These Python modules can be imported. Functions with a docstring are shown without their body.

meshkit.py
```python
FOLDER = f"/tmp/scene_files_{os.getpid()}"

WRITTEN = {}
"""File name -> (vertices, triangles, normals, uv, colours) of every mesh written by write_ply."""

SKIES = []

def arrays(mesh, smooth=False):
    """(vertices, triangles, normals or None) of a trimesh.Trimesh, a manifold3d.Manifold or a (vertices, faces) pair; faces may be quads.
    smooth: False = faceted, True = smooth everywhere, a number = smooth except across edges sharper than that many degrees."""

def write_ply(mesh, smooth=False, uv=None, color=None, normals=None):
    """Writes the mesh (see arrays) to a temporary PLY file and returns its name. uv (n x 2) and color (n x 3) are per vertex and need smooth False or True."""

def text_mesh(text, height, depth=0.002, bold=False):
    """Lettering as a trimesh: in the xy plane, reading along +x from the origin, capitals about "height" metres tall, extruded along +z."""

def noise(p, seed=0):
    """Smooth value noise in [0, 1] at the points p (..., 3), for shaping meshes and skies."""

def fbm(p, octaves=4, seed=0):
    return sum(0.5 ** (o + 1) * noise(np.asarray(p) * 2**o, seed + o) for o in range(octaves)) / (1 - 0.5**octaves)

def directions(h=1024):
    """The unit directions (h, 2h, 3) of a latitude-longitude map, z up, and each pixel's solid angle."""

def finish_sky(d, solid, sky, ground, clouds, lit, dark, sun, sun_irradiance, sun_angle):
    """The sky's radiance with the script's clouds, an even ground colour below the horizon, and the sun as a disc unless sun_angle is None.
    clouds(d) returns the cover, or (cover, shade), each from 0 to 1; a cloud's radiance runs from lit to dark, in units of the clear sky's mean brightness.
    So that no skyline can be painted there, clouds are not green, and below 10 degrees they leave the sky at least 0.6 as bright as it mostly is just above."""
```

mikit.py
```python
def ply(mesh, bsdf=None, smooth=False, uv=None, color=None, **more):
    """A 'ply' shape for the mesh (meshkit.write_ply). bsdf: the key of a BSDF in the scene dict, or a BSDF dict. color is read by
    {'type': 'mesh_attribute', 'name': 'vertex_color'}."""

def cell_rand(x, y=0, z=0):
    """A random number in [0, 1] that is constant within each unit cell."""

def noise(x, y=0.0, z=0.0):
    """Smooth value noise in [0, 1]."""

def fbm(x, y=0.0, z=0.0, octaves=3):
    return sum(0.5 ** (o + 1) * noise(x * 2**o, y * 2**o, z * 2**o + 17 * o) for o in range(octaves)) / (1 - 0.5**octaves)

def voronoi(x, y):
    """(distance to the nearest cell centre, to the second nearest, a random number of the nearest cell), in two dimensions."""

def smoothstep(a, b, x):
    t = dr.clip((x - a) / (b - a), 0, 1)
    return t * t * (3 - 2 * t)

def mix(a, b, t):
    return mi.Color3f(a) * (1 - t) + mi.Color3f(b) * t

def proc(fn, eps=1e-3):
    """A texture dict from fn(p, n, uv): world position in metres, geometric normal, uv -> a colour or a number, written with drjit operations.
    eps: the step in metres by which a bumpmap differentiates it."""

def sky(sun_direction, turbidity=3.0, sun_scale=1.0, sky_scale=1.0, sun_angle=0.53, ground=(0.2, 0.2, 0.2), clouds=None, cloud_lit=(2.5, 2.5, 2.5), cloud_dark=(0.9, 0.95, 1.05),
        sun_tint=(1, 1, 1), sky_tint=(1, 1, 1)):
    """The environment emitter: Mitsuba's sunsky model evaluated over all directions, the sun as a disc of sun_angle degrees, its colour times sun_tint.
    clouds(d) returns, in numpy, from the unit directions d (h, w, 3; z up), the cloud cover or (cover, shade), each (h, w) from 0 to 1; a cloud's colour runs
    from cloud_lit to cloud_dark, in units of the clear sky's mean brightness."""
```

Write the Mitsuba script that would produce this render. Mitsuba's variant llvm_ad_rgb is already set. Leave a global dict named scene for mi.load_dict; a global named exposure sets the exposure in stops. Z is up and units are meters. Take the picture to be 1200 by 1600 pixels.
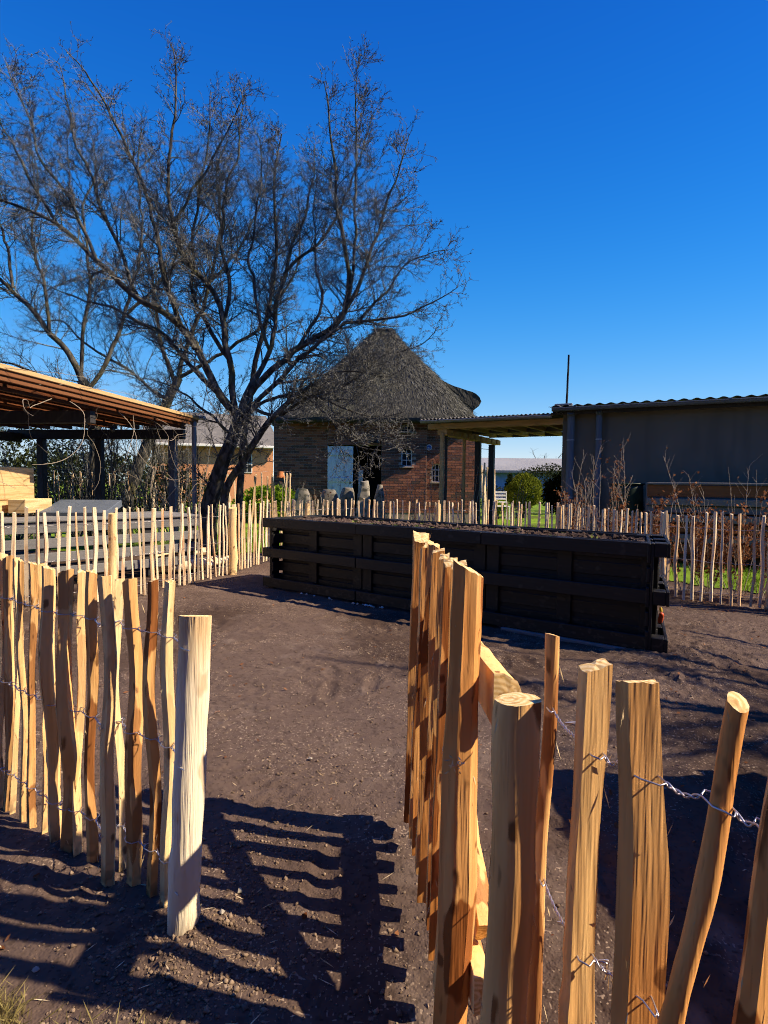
import math
import numpy as np
import trimesh
import mitsuba as mi
import drjit as dr
import mikit
from mikit import noise, fbm, smoothstep, mix, voronoi, cell_rand
import meshkit

# ------------------------------------------------------------------ camera, sky, exposure
T = mi.ScalarTransform4f
scene, labels = {}, {}
scene['camera'] = {'type': 'perspective', 'fov': math.degrees(2 * math.atan(600 / 850)), 'fov_axis': 'x', 'near_clip': 0.05, 'far_clip': 2000.0,
                   'to_world': T().look_at(origin=[0, 0, 1.15], target=[0, 0.998663, 1.15 - 0.051695], up=[-0.010472, 0.051693, 0.998608])}
SUN_EL, SUN_AZ = math.radians(40), math.radians(-11)          # azimuth from +x, negative = behind the camera
SUN = (math.cos(SUN_EL) * math.cos(SUN_AZ), math.cos(SUN_EL) * math.sin(SUN_AZ), math.sin(SUN_EL))
def air(d):                     # thin even haze that pales the sky towards the horizon, the same all round
    z = np.maximum(d[..., 2], 0)
    return 0.97 * np.exp(-z / 0.25), 1 - np.exp(-np.maximum(z - 0.05, 0) / 0.13)


scene['sky'] = mikit.sky(SUN, turbidity=2.2, sun_scale=1.0, sky_scale=0.5, sky_tint=(0.07, 0.60, 2.25), sun_tint=(1.0, 0.98, 0.93), ground=(0.09, 0.07, 0.05),
                         clouds=air, cloud_lit=(2.75, 3.35, 3.1), cloud_dark=(0.10, 2.6, 2.7))
exposure = 2.52
R0 = np.random.default_rng(7)


# ------------------------------------------------------------------ materials
def bsdf(key, fn, rough=0.8, bump=None, scale=0.004, spec=0.3, eps=1e-3, **more):
    b = {'type': 'principled', 'base_color': mikit.proc(fn) if callable(fn) else {'type': 'rgb', 'value': list(fn)}, 'roughness': rough, 'specular': spec, **more}
    if bump is not None:
        b = {'type': 'bumpmap', 'arbitrary': mikit.proc(bump, eps), 'scale': scale, 'bsdf': b}
    scene[key] = {'type': 'twosided', 'bsdf': b}
    return key


def hsum(p, k, s=0.0):
    return fbm(p.x * k[0] + s, p.y * k[1] + s * 0.7, p.z * k[2] + s * 1.3)


def cleft(p, n, uv):            # split sweet chestnut: uv.x = tone of the stake, uv.y = its seed
    s = uv.y * 61
    g = fbm(p.x * 85 + s, p.y * 85, p.z * 2.2, 3)
    f = noise(p.x * 420, p.y * 420 + s, p.z * 7)
    lo = fbm(p.x * 10 + s, p.y * 10, p.z * 2.4 + s, 3)
    pat = smoothstep(0.560, 0.585, fbm(p.x * 14 + s, p.y * 14 + s, p.z * 3.2 + s, 3) + 0.03 * (noise(p.x * 130, p.y * 130, p.z * 40) - 0.5))
    knot = smoothstep(0.70, 0.80, fbm(p.x * 40 + s, p.y * 40, p.z * 13 + s, 3))
    c = mix((0.56, 0.225, 0.055), (0.82, 0.54, 0.24), smoothstep(0.2, 0.85, uv.x * 0.6 + lo * 0.5))
    c = mix(c, (0.88, 0.70, 0.40), smoothstep(0.70, 1.0, uv.x))
    c = mix(c, mix((0.42, 0.13, 0.022), (0.66, 0.32, 0.09), uv.x), smoothstep(0.40, 0.75, g) * (0.42 - 0.2 * uv.x))
    c = mix(c, (0.22, 0.065, 0.014), pat * (1 - 0.75 * smoothstep(0.5, 0.9, uv.x)) * 0.9)
    c = mix(c, (0.12, 0.04, 0.012), knot * 0.8)
    c = mix(c, (0.18, 0.08, 0.03), smoothstep(0.76, 0.88, f) * 0.22)
    mud = smoothstep(0.10, 0.0, p.z) * smoothstep(0.35, 0.6, noise(p.x * 50, p.y * 50, p.z * 50))
    return mix(c, (0.10, 0.07, 0.05), mud * 0.7)


def cleft_bump(p, n, uv):
    return fbm(p.x * 150 + uv.y * 9, p.y * 150, p.z * 5, 3) + 0.4 * noise(p.x * 500, p.y * 500, p.z * 16)


bsdf('m_cleft', cleft, 0.72, cleft_bump, 0.0016, spec=0.25)


def farwood(p, n, uv):
    s = uv.y * 61
    g = fbm(p.x * 60 + s, p.y * 60, p.z * 4, 2)
    c = mix((0.68, 0.48, 0.28), (0.80, 0.70, 0.52), uv.x)
    c = mix(c, (0.40, 0.18, 0.07), smoothstep(0.56, 0.70, g) * 0.6)
    return mix(c, (0.30, 0.27, 0.24), smoothstep(0.80, 0.9, uv.y) * 0.75)


bsdf('m_farwood', farwood, 0.75)


def endgrain(p, n, uv):         # uv = position on the cut face
    r = dr.sqrt(dr.square(uv.x) + dr.square(uv.y))
    ring = 0.5 + 0.5 * dr.sin(r * 620 + 3 * noise(uv.x * 60, uv.y * 60))
    c = mix((0.60, 0.40, 0.16), (0.80, 0.62, 0.34), ring)
    a = noise(uv.x * 160 + 3, uv.y * 160)
    return mix(c, (0.38, 0.20, 0.06), smoothstep(0.62, 0.85, a) * 0.6)


bsdf('m_endgrain', endgrain, 0.8)


def peeled(p, n, uv):           # debarked pale post
    g = fbm(p.x * 70, p.y * 70, p.z * 3, 3)
    c = mix((0.80, 0.70, 0.52), (0.88, 0.82, 0.68), g)
    c = mix(c, (0.58, 0.36, 0.15), smoothstep(0.62, 0.82, p.z + 0.22 * (fbm(p.x * 60, p.y * 60, p.z * 6) - 0.5)) * 0.75)
    c = mix(c, (0.45, 0.30, 0.16), smoothstep(0.64, 0.74, fbm(p.x * 30 + 3, p.y * 30, p.z * 9)) * 0.55)
    return mix(c, (0.20, 0.15, 0.11), smoothstep(0.09, 0.0, p.z) * 0.8)


bsdf('m_peeled', peeled, 0.7, cleft_bump, 0.003, spec=0.25)


def blackwood(p, n, uv):
    g = fbm(p.x * 6 + p.z * 40 + uv.y * 31, p.y * 6 + p.z * 40, p.z * 70, 3)
    c = mix((0.005, 0.005, 0.0055), (0.011, 0.011, 0.012), g)
    worn = smoothstep(0.66, 0.82, fbm(p.x * 14 + uv.y * 17, p.y * 14, p.z * 14, 3))
    c = mix(c, (0.040, 0.035, 0.030), worn * 0.5)
    splash = smoothstep(0.55, 0.72, fbm(p.x * 30, p.y * 30, p.z * 30 + 4, 3)) * smoothstep(0.30, 0.02, p.z)
    return mix(c, (0.075, 0.054, 0.042), splash * 0.45)


bsdf('m_blackwood', blackwood, 0.55, lambda p, n, uv: fbm(p.x * 14, p.y * 14, p.z * 160, 2), 0.0012, spec=0.4)


def greywood(p, n, uv):
    g = fbm(p.x * 9, p.y * 9, p.z * 80 + uv.y * 9, 3)
    return mix((0.09, 0.095, 0.105), (0.19, 0.19, 0.20), g * 0.7 + uv.x * 0.4)


bsdf('m_greywood', greywood, 0.65)


def orangewood(p, n, uv):
    g = fbm(p.x * 70 + uv.y * 9, p.y * 3, p.z * 70, 3)
    return mix(mix((0.095, 0.027, 0.008), (0.14, 0.045, 0.014), uv.x), (0.035, 0.011, 0.004), smoothstep(0.35, 0.75, g))


bsdf('m_orangewood', orangewood, 0.7)
bsdf('m_darkpost', lambda p, n, uv: mix((0.02, 0.021, 0.025), (0.05, 0.05, 0.055), fbm(p.x * 50, p.y * 50, p.z * 4)), 0.6)
bsdf('m_plywood', lambda p, n, uv: mix(mix((0.58, 0.40, 0.20), (0.66, 0.48, 0.26), uv.x), (0.48, 0.31, 0.14), smoothstep(0.4, 0.7, fbm(p.x * 4, p.y * 4, p.z * 40 + uv.y * 7))), 0.7)


def soil(p, n, uv):
    a = fbm(p.x * 1.3, p.y * 1.3, 3.1, 4)
    b = fbm(p.x * 9, p.y * 9, 1.7, 3)
    c = fbm(p.x * 60, p.y * 60, 0.3, 2)
    col = mix((0.054, 0.036, 0.029), (0.098, 0.070, 0.059), smoothstep(0.32, 0.66, a))
    col = mix(col, (0.135, 0.102, 0.086), smoothstep(0.48, 0.75, b) * smoothstep(0.4, 0.7, fbm(p.x * 2.3, p.y * 2.3, 7.0, 3)) * 0.8)
    col = mix(col, (0.030, 0.021, 0.016), smoothstep(0.54, 0.74, c) * 0.4)
    bits = smoothstep(0.80, 0.88, noise(p.x * 150, p.y * 150, 5.0)) * smoothstep(0.42, 0.62, fbm(p.x * 4, p.y * 4, 9.0))
    col = mix(col, (0.32, 0.25, 0.19), bits * 0.75)
    dk = smoothstep(0.82, 0.90, noise(p.x * 95, p.y * 95, 15.0))
    return mix(col, (0.018, 0.013, 0.010), dk * 0.5)


bsdf('m_soil', soil, 0.95, lambda p, n, uv: fbm(p.x * 45, p.y * 45, 2.0, 4) + 0.4 * noise(p.x * 230, p.y * 230, 1.0), 0.0055, spec=0.12)
bsdf('m_clod', lambda p, n, uv: mix((0.10, 0.068, 0.05), (0.30, 0.23, 0.17), uv.x * 0.8 + 0.2 * noise(p.x * 200, p.y * 200, p.z * 200)), 0.95, spec=0.1)
bsdf('m_stone', lambda p, n, uv: mix(mix((0.12, 0.115, 0.105), (0.40, 0.375, 0.33), uv.x), (0.09, 0.09, 0.075), smoothstep(0.5, 0.7, fbm(p.x * 14, p.y * 14, p.z * 14))), 0.9)
bsdf('m_straw', lambda p, n, uv: mix((0.45, 0.33, 0.18), (0.72, 0.60, 0.40), uv.x), 0.9, spec=0.1)
bsdf('m_lawn', lambda p, n, uv: mix(mix((0.075, 0.14, 0.012), (0.15, 0.24, 0.022), fbm(p.x * 3, p.y * 3, 1.0)), (0.06, 0.075, 0.018), smoothstep(0.5, 0.75, fbm(p.x * 1.1, p.y * 1.1, 4.0)) * 0.8), 0.9, spec=0.1)


def leafmat(key, a, b, trans=0.5):
    scene[key] = {'type': 'principledthin', 'base_color': mikit.proc(lambda p, n, uv: mix(a, b, uv.x)), 'roughness': 0.55, 'spec_trans': 0.0, 'diff_trans': trans}


leafmat('m_grass', (0.10, 0.19, 0.012), (0.24, 0.36, 0.03), 0.8)
leafmat('m_drygrass', (0.20, 0.17, 0.06), (0.42, 0.36, 0.16), 0.7)
leafmat('m_topiary', (0.07, 0.10, 0.012), (0.22, 0.25, 0.03), 0.5)
leafmat('m_hedge', (0.014, 0.021, 0.008), (0.045, 0.055, 0.018), 0.35)
leafmat('m_brownleaf', (0.11, 0.040, 0.016), (0.34, 0.16, 0.08), 0.6)
leafmat('m_seedling', (0.07, 0.13, 0.02), (0.30, 0.34, 0.10), 0.7)


def bark(p, n, uv):
    g = fbm(p.x * 22, p.y * 22, p.z * 9, 3)
    c = mix((0.028, 0.027, 0.025), (0.110, 0.107, 0.097), smoothstep(0.3, 0.7, g))
    moss = smoothstep(0.52, 0.70, fbm(p.x * 5, p.y * 5, p.z * 3 + 2, 3))
    return mix(c, (0.13, 0.12, 0.045), moss * 0.55)


bsdf('m_bark', bark, 0.9, lambda p, n, uv: fbm(p.x * 60, p.y * 60, p.z * 18, 3), 0.012, spec=0.15)
bsdf('m_twig', lambda p, n, uv: mix((0.050, 0.052, 0.049), (0.25, 0.255, 0.24), uv.x * uv.x), 0.85, spec=0.2)
bsdf('m_pale_twig', lambda p, n, uv: mix((0.26, 0.22, 0.17), (0.46, 0.40, 0.33), uv.x), 0.8, spec=0.2)


def brick(p, n, uv):
    c = mix((0.100, 0.038, 0.027), (0.31, 0.135, 0.088), uv.x)
    c = mix(c, (0.085, 0.060, 0.052), smoothstep(0.62, 0.95, uv.y) * 0.9)
    return mix(c, (0.30, 0.24, 0.19), smoothstep(0.55, 0.8, fbm(p.x * 30, p.y * 30, p.z * 30)) * 0.35)


bsdf('m_brick', brick, 0.9, lambda p, n, uv: fbm(p.x * 60, p.y * 60, p.z * 60, 2), 0.004, spec=0.15)
bsdf('m_mortar', lambda p, n, uv: mix((0.22, 0.18, 0.15), (0.36, 0.31, 0.27), fbm(p.x * 12, p.y * 12, p.z * 12)), 0.95, spec=0.1)
bsdf('m_orangebrick', lambda p, n, uv: mix((0.42, 0.17, 0.08), (0.62, 0.30, 0.16), uv.x), 0.9, spec=0.1)


def thatch(p, n, uv):
    g = fbm(p.x * 16, p.y * 8, p.z * 4, 3)
    c = mix((0.026, 0.027, 0.026), (0.070, 0.072, 0.068), g)
    return mix(c, (0.06, 0.065, 0.04), smoothstep(0.5, 0.75, fbm(p.x * 0.9, p.y * 0.9, p.z * 0.9)) * 0.5)


bsdf('m_thatch', thatch, 0.95, lambda p, n, uv: fbm(p.x * 40, p.y * 14, p.z * 10, 3), 0.05, spec=0.1)
bsdf('m_reed', lambda p, n, uv: mix((0.016, 0.018, 0.017), (0.19, 0.195, 0.18), uv.x * uv.x), 0.9, spec=0.15)


def render_wall(p, n, uv):
    a = fbm(p.x * 1.4, p.y * 1.4, p.z * 1.4, 4)
    c = mix((0.120, 0.110, 0.086), (0.170, 0.158, 0.126), a)
    streak = smoothstep(0.55, 0.8, fbm(p.x * 5, p.y * 5, p.z * 0.5, 3))
    return mix(c, (0.085, 0.083, 0.068), streak * 0.6)


bsdf('m_render', render_wall, 0.9, lambda p, n, uv: fbm(p.x * 40, p.y * 40, p.z * 40, 3), 0.004)
bsdf('m_sheet', lambda p, n, uv: mix((0.10, 0.10, 0.10), (0.20, 0.19, 0.175), fbm(p.x * 3, p.y * 3, p.z * 3, 4)), 0.85)
bsdf('m_zinc', lambda p, n, uv: mix((0.20, 0.22, 0.25), (0.34, 0.36, 0.40), fbm(p.x * 6, p.y * 6, p.z * 2)), 0.45, metallic=0.35)
bsdf('m_bluegrey', lambda p, n, uv: mix((0.075, 0.095, 0.13), (0.12, 0.145, 0.19), fbm(p.x * 8, p.y * 8, p.z * 2)), 0.5)
bsdf('m_bluepaint', lambda p, n, uv: mix(mix((0.58, 0.70, 0.78), (0.72, 0.80, 0.84), uv.x), (0.30, 0.42, 0.52), smoothstep(0.55, 0.75, fbm(p.x * 7, p.y * 7, p.z * 2)) * 0.6), 0.55)
bsdf('m_white', (0.72, 0.72, 0.70), 0.5)
bsdf('m_dark', (0.012, 0.012, 0.013), 0.6)
bsdf('m_wire', (0.58, 0.57, 0.62), 0.36, metallic=0.85)
bsdf('m_hallblue', lambda p, n, uv: mix((0.10, 0.20, 0.50), (0.13, 0.25, 0.58), noise(p.x * 2, 0, 0)), 0.6)
bsdf('m_hallroof', lambda p, n, uv: mix((0.20, 0.205, 0.21), (0.28, 0.285, 0.29), fbm(p.x * 0.3, p.y * 0.3, 0)), 0.7)
bsdf('m_terracotta', (0.52, 0.20, 0.08), 0.8)
bsdf('m_redplastic', (0.62, 0.09, 0.03), 0.35)
bsdf('m_yellow', (0.62, 0.42, 0.03), 0.4)
bsdf('m_signblue', (0.03, 0.10, 0.42), 0.4)
bsdf('m_greenbin', (0.010, 0.030, 0.022), 0.5)
bsdf('m_tan', lambda p, n, uv: mix((0.42, 0.27, 0.12), (0.60, 0.42, 0.22), fbm(p.x * 5, p.y * 5, p.z * 40)), 0.75)
bsdf('m_brownplank', lambda p, n, uv: mix((0.14, 0.055, 0.022), (0.22, 0.095, 0.04), fbm(p.x * 3, p.y * 3, p.z * 50)), 0.7)
scene['m_glass'] = {'type': 'principled', 'base_color': {'type': 'rgb', 'value': [0.02, 0.025, 0.03]}, 'roughness': 0.06, 'specular': 0.6}
scene['m_bulb'] = {'type': 'thindielectric'}


# ------------------------------------------------------------------ mesh helpers
def unit(v):
    v = np.asarray(v, float)
    return v / np.maximum(np.linalg.norm(v, axis=-1, keepdims=True), 1e-12)


COUNT = {}


def numbered(key):
    head, _, last = key.rpartition('__')
    n = COUNT.get(key, 0)
    COUNT[key] = n + 1
    return key if n == 0 else f'{key}_{n:03d}'


def thing(name, label, cat, group=None):
    k = numbered(name)
    labels[k] = {'label': label, 'category': cat}
    if group:
        labels[k]['group'] = group
    return k


class MB:
    """Collects pieces (vertices, triangles, uv) and puts them into the scene as one mesh."""

    def __init__(self):
        self.v, self.f, self.uv, self.n = [], [], [], 0

    def add(self, v, f, uv=None, tone=None):
        v = np.asarray(v, float)
        f = np.asarray(f, int)
        if f.shape[1] == 4:
            f = np.vstack([f[:, [0, 1, 2]], f[:, [0, 2, 3]]])
        self.v.append(v)
        self.f.append(f + self.n)
        if uv is None:
            t = R0.random(2) if tone is None else np.asarray(tone, float)
            uv = np.tile(t, (len(v), 1))
        self.uv.append(np.asarray(uv, float))
        self.n += len(v)
        return self

    def box(self, size, at=(0, 0, 0), M=None, bevel=0.004, tone=None):
        v, f = bevel_box(size, bevel)
        if M is not None:
            v = v @ np.asarray(M, float).T
        return self.add(v + np.asarray(at, float), f, tone=tone)

    def tube(self, pts, r, s=6, cap=True, tone=None):
        pts = np.asarray(pts, float)
        r = np.broadcast_to(np.asarray(r, float), (len(pts),))
        v, f = tubes(pts[None], r[None], s)
        if cap:
            k = len(pts) * s
            v = np.vstack([v, pts[:1], pts[-1:]])
            i = np.arange(s)
            f = np.vstack([f, np.stack([(i + 1) % s, i, 0 * i + k], 1), np.stack([k - s + i, k - s + (i + 1) % s, 0 * i + k + 1], 1)])
        return self.add(v, f, tone=tone)

    def arrays(self):
        return np.vstack(self.v), np.vstack(self.f), np.vstack(self.uv)

    def ply(self, mat, smooth=False):
        v, f, uv = self.arrays()
        return mikit.ply((v, f), mat, smooth=smooth, uv=uv)

    def put(self, key, mat, smooth=False, kind=None, label=None, cat=None, group=None, **more):
        k = numbered(key)
        scene[k] = {**self.ply(mat, smooth), **more}
        d = {a: b for a, b in (('kind', kind), ('label', label), ('category', cat), ('group', group)) if b}
        if d:
            labels[k] = d
        return k


def bevel_box(size, b):
    hx, hy, hz = np.asarray(size, float) / 2
    b = min(b, hx * 0.45, hy * 0.45, hz * 0.45)
    v, idx = [], {}
    for sx in (-1, 1):
        for sy in (-1, 1):
            for sz in (-1, 1):
                for ax in range(3):
                    p = np.array([sx * (hx - b), sy * (hy - b), sz * (hz - b)])
                    p[ax] = (sx * hx, sy * hy, sz * hz)[ax]
                    idx[(sx, sy, sz, ax)] = len(v)
                    v.append(p)
    f = []

    def quad(a, b_, c, d, out):
        p = [v[i] for i in (a, b_, c, d)]
        n = np.cross(p[1] - p[0], p[2] - p[0])
        q = [a, b_, c, d] if n @ out > 0 else [d, c, b_, a]
        f.extend([[q[0], q[1], q[2]], [q[0], q[2], q[3]]])

    S = (-1, 1)
    for ax in range(3):
        o = [a for a in range(3) if a != ax]
        for s in S:
            c = []
            for t, u in ((-1, -1), (1, -1), (1, 1), (-1, 1)):
                sg = [0, 0, 0]
                sg[ax], sg[o[0]], sg[o[1]] = s, t, u
                c.append(idx[(*sg, ax)])
            out = np.zeros(3)
            out[ax] = s
            quad(*c, out)
        for t in S:
            for u in S:
                a0, a1 = [0, 0, 0], [0, 0, 0]
                a0[ax], a1[ax] = -1, 1
                for a in (a0, a1):
                    a[o[0]], a[o[1]] = t, u
                out = np.zeros(3)
                out[o[0]], out[o[1]] = t, u
                quad(idx[(*a0, o[0])], idx[(*a1, o[0])], idx[(*a1, o[1])], idx[(*a0, o[1])], out)
    for sx in S:
        for sy in S:
            for sz in S:
                t = [idx[(sx, sy, sz, a)] for a in range(3)]
                n = np.cross(v[t[1]] - v[t[0]], v[t[2]] - v[t[0]])
                f.append(t if n @ np.array([sx, sy, sz]) > 0 else t[::-1])
    return np.array(v), np.array(f)


def tubes(P, R, s=3):
    P, R = np.asarray(P, float), np.asarray(R, float)
    N, K = P.shape[:2]
    t = unit(np.gradient(P, axis=1))
    m = unit(P[:, -1] - P[:, 0] + 1e-9)
    ref = np.where(np.abs(m[:, 2:3]) < 0.8, np.array([[0, 0, 1.0]]), np.array([[1.0, 0, 0]]))[:, None]
    u = unit(np.cross(t, np.broadcast_to(ref, t.shape)))
    w = np.cross(t, u)
    a = np.arange(s) * 2 * np.pi / s
    V = P[:, :, None] + R[:, :, None, None] * (np.cos(a)[:, None] * u[:, :, None] + np.sin(a)[:, None] * w[:, :, None])
    i = np.arange(N)[:, None, None] * K * s + np.arange(K - 1)[None, :, None] * s
    j = np.arange(s)[None, None]
    j2 = (j + 1) % s
    q = np.stack([i + j, i + j2, i + s + j2, i + s + j], -1).reshape(-1, 4)
    return V.reshape(-1, 3), np.vstack([q[:, [0, 1, 2]], q[:, [0, 2, 3]]])


def spline(pts, n):
    pts = np.asarray(pts, float)
    d = np.r_[0, np.cumsum(np.linalg.norm(np.diff(pts, axis=0), axis=1))]
    if len(pts) == 2:
        return pts[0] + (pts[1] - pts[0]) * np.linspace(0, 1, n)[:, None]
    from scipy.interpolate import CubicSpline, PchipInterpolator
    return PchipInterpolator(d, pts, axis=0)(np.linspace(0, d[-1], n))


def rotz(a):
    c, s = math.cos(a), math.sin(a)
    return np.array([[c, -s, 0], [s, c, 0], [0, 0, 1.0]])


def frame(x, z=(0, 0, 1)):
    """columns x, y, z of a right-handed frame whose x axis is the horizontal direction given."""
    x = unit(np.asarray(x, float))
    y = unit(np.cross(z, x))
    return np.stack([x, y, np.cross(x, y)], 1)


def mat4(M, at):
    m = np.eye(4)
    m[:3, :3], m[:3, 3] = M, at
    return T(m.tolist())


def blades(base, tip, width, rng, side=None):
    """thin pointed leaves from base to tip (n, 3): two triangles each, bent in the middle."""
    base, tip = np.asarray(base, float), np.asarray(tip, float)
    n = len(base)
    d = tip - base
    s = unit(np.cross(d, rng.normal(size=(n, 3)))) if side is None else side
    w = np.broadcast_to(np.asarray(width, float), (n,))[:, None] * 0.5
    mid = base + d * 0.5
    V = np.stack([base, mid - s * w, tip, mid + s * w], 1).reshape(-1, 3)
    i = np.arange(n)[:, None] * 4
    F = np.vstack([i + [0, 1, 2], i + [0, 2, 3]])
    return V, F, n


def lumps(c, r, rng, flat=0.7):
    """small irregular stones or clods about the points c: octahedra with uneven corners (8 triangles)."""
    c = np.asarray(c, float)
    n = len(c)
    base = np.array([[1, 0, 0], [0, 1, 0], [-1, 0, 0], [0, -1, 0], [0, 0, 1], [0, 0, -1.0]])
    a = rng.random(n) * 6.28
    rot = np.stack([np.stack([np.cos(a), -np.sin(a), 0 * a], -1), np.stack([np.sin(a), np.cos(a), 0 * a], -1), np.stack([0 * a, 0 * a, 1 + 0 * a], -1)], 1)
    v = base[None] * rng.uniform(0.6, 1.25, (n, 6, 1)) + rng.normal(0, 0.16, (n, 6, 3))
    v = np.einsum('nij,nkj->nki', rot, v) * np.asarray(r)[:, None, None] * np.array([1, 1, flat])
    F = np.array([[0, 1, 4], [1, 2, 4], [2, 3, 4], [3, 0, 4], [1, 0, 5], [2, 1, 5], [3, 2, 5], [0, 3, 5]])
    return (v + c[:, None]).reshape(-1, 3), (np.arange(n)[:, None, None] * 6 + F).reshape(-1, 3), n


def tones(n, k, rng):
    return np.repeat(rng.random((n, 2)), k, axis=0)


LEFT_STAKES=[((-1.375, 1.868, 0.0), (-1.355, 1.868, 0.897), 0.035, 4), ((-1.331, 1.854, 0.0), (-1.306, 1.854, 0.898), 0.028, 3), ((-1.305, 1.839, 0.0), (-1.278, 1.839, 0.889), 0.03, 5), ((-1.27, 1.811, 0.0), (-1.235, 1.811, 0.889), 0.021, 3), ((-1.199, 1.766, 0.0), (-1.184, 1.766, 0.887), 0.023, 4), ((-1.147, 1.733, 0.0), (-1.125, 1.733, 0.884), 0.029, 4), ((-1.086, 1.692, 0.0), (-1.076, 1.692, 0.887), 0.02, 3), ((-1.021, 1.656, 0.0), (-1.028, 1.656, 0.883), 0.041, 5), ((-0.97, 1.624, 0.0), (-0.955, 1.624, 0.879), 0.042, 5), ((-0.936, 1.61, 0.0), (-0.903, 1.61, 0.88), 0.028, 3), ((-0.862, 1.577, 0.0), (-0.85, 1.577, 0.885), 0.032, 4), ((-0.775, 1.49, 0.0), (-0.77, 1.49, 0.886), 0.037, 5), ((-0.763, 1.547, 0.0), (-0.761, 1.547, 0.867), 0.025, 3), ((-0.696, 1.477, 0.0), (-0.695, 1.477, 0.88), 0.042, 4), ((-0.629, 1.442, 0.0), (-0.615, 1.442, 0.886), 0.032, 4), ((-0.573, 1.398, 0.0), (-0.552, 1.398, 0.894), 0.03, 4)]
LEFT_POST=((-0.499, 1.315, 0.0), (-0.457, 1.315, 0.823), 0.071)
RIGHT_STAKES=[((0.284, 0.955, 0.0), (0.302, 0.955, 0.885), 0.024), ((0.294, 0.8, 0.0), (0.318, 0.8, 0.883), 0.036), ((0.39, 0.732, 0.0), (0.35, 0.732, 0.884), 0.056), ((0.325, 0.664, 0.0), (0.443, 0.664, 0.883), 0.028), ((0.367, 0.6, 0.0), (0.463, 0.6, 0.871), 0.035)]
HINGE_POST=((0.19, 0.835, 0.0), (0.212, 0.835, 0.816), 0.068)
GATE_STAKES=[((0.081, 1.74, 0.06), (0.108, 1.74, 0.973), 0.051), ((0.104, 1.6, 0.045), (0.137, 1.6, 0.974), 0.028), ((0.111, 1.45, 0.062), (0.138, 1.45, 0.984), 0.027), ((0.12, 1.31, 0.054), (0.151, 1.31, 0.978), 0.028), ((0.129, 1.17, 0.074), (0.167, 1.17, 0.98), 0.03), ((0.142, 1.03, 0.076), (0.162, 1.03, 0.979), 0.065)]
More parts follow.
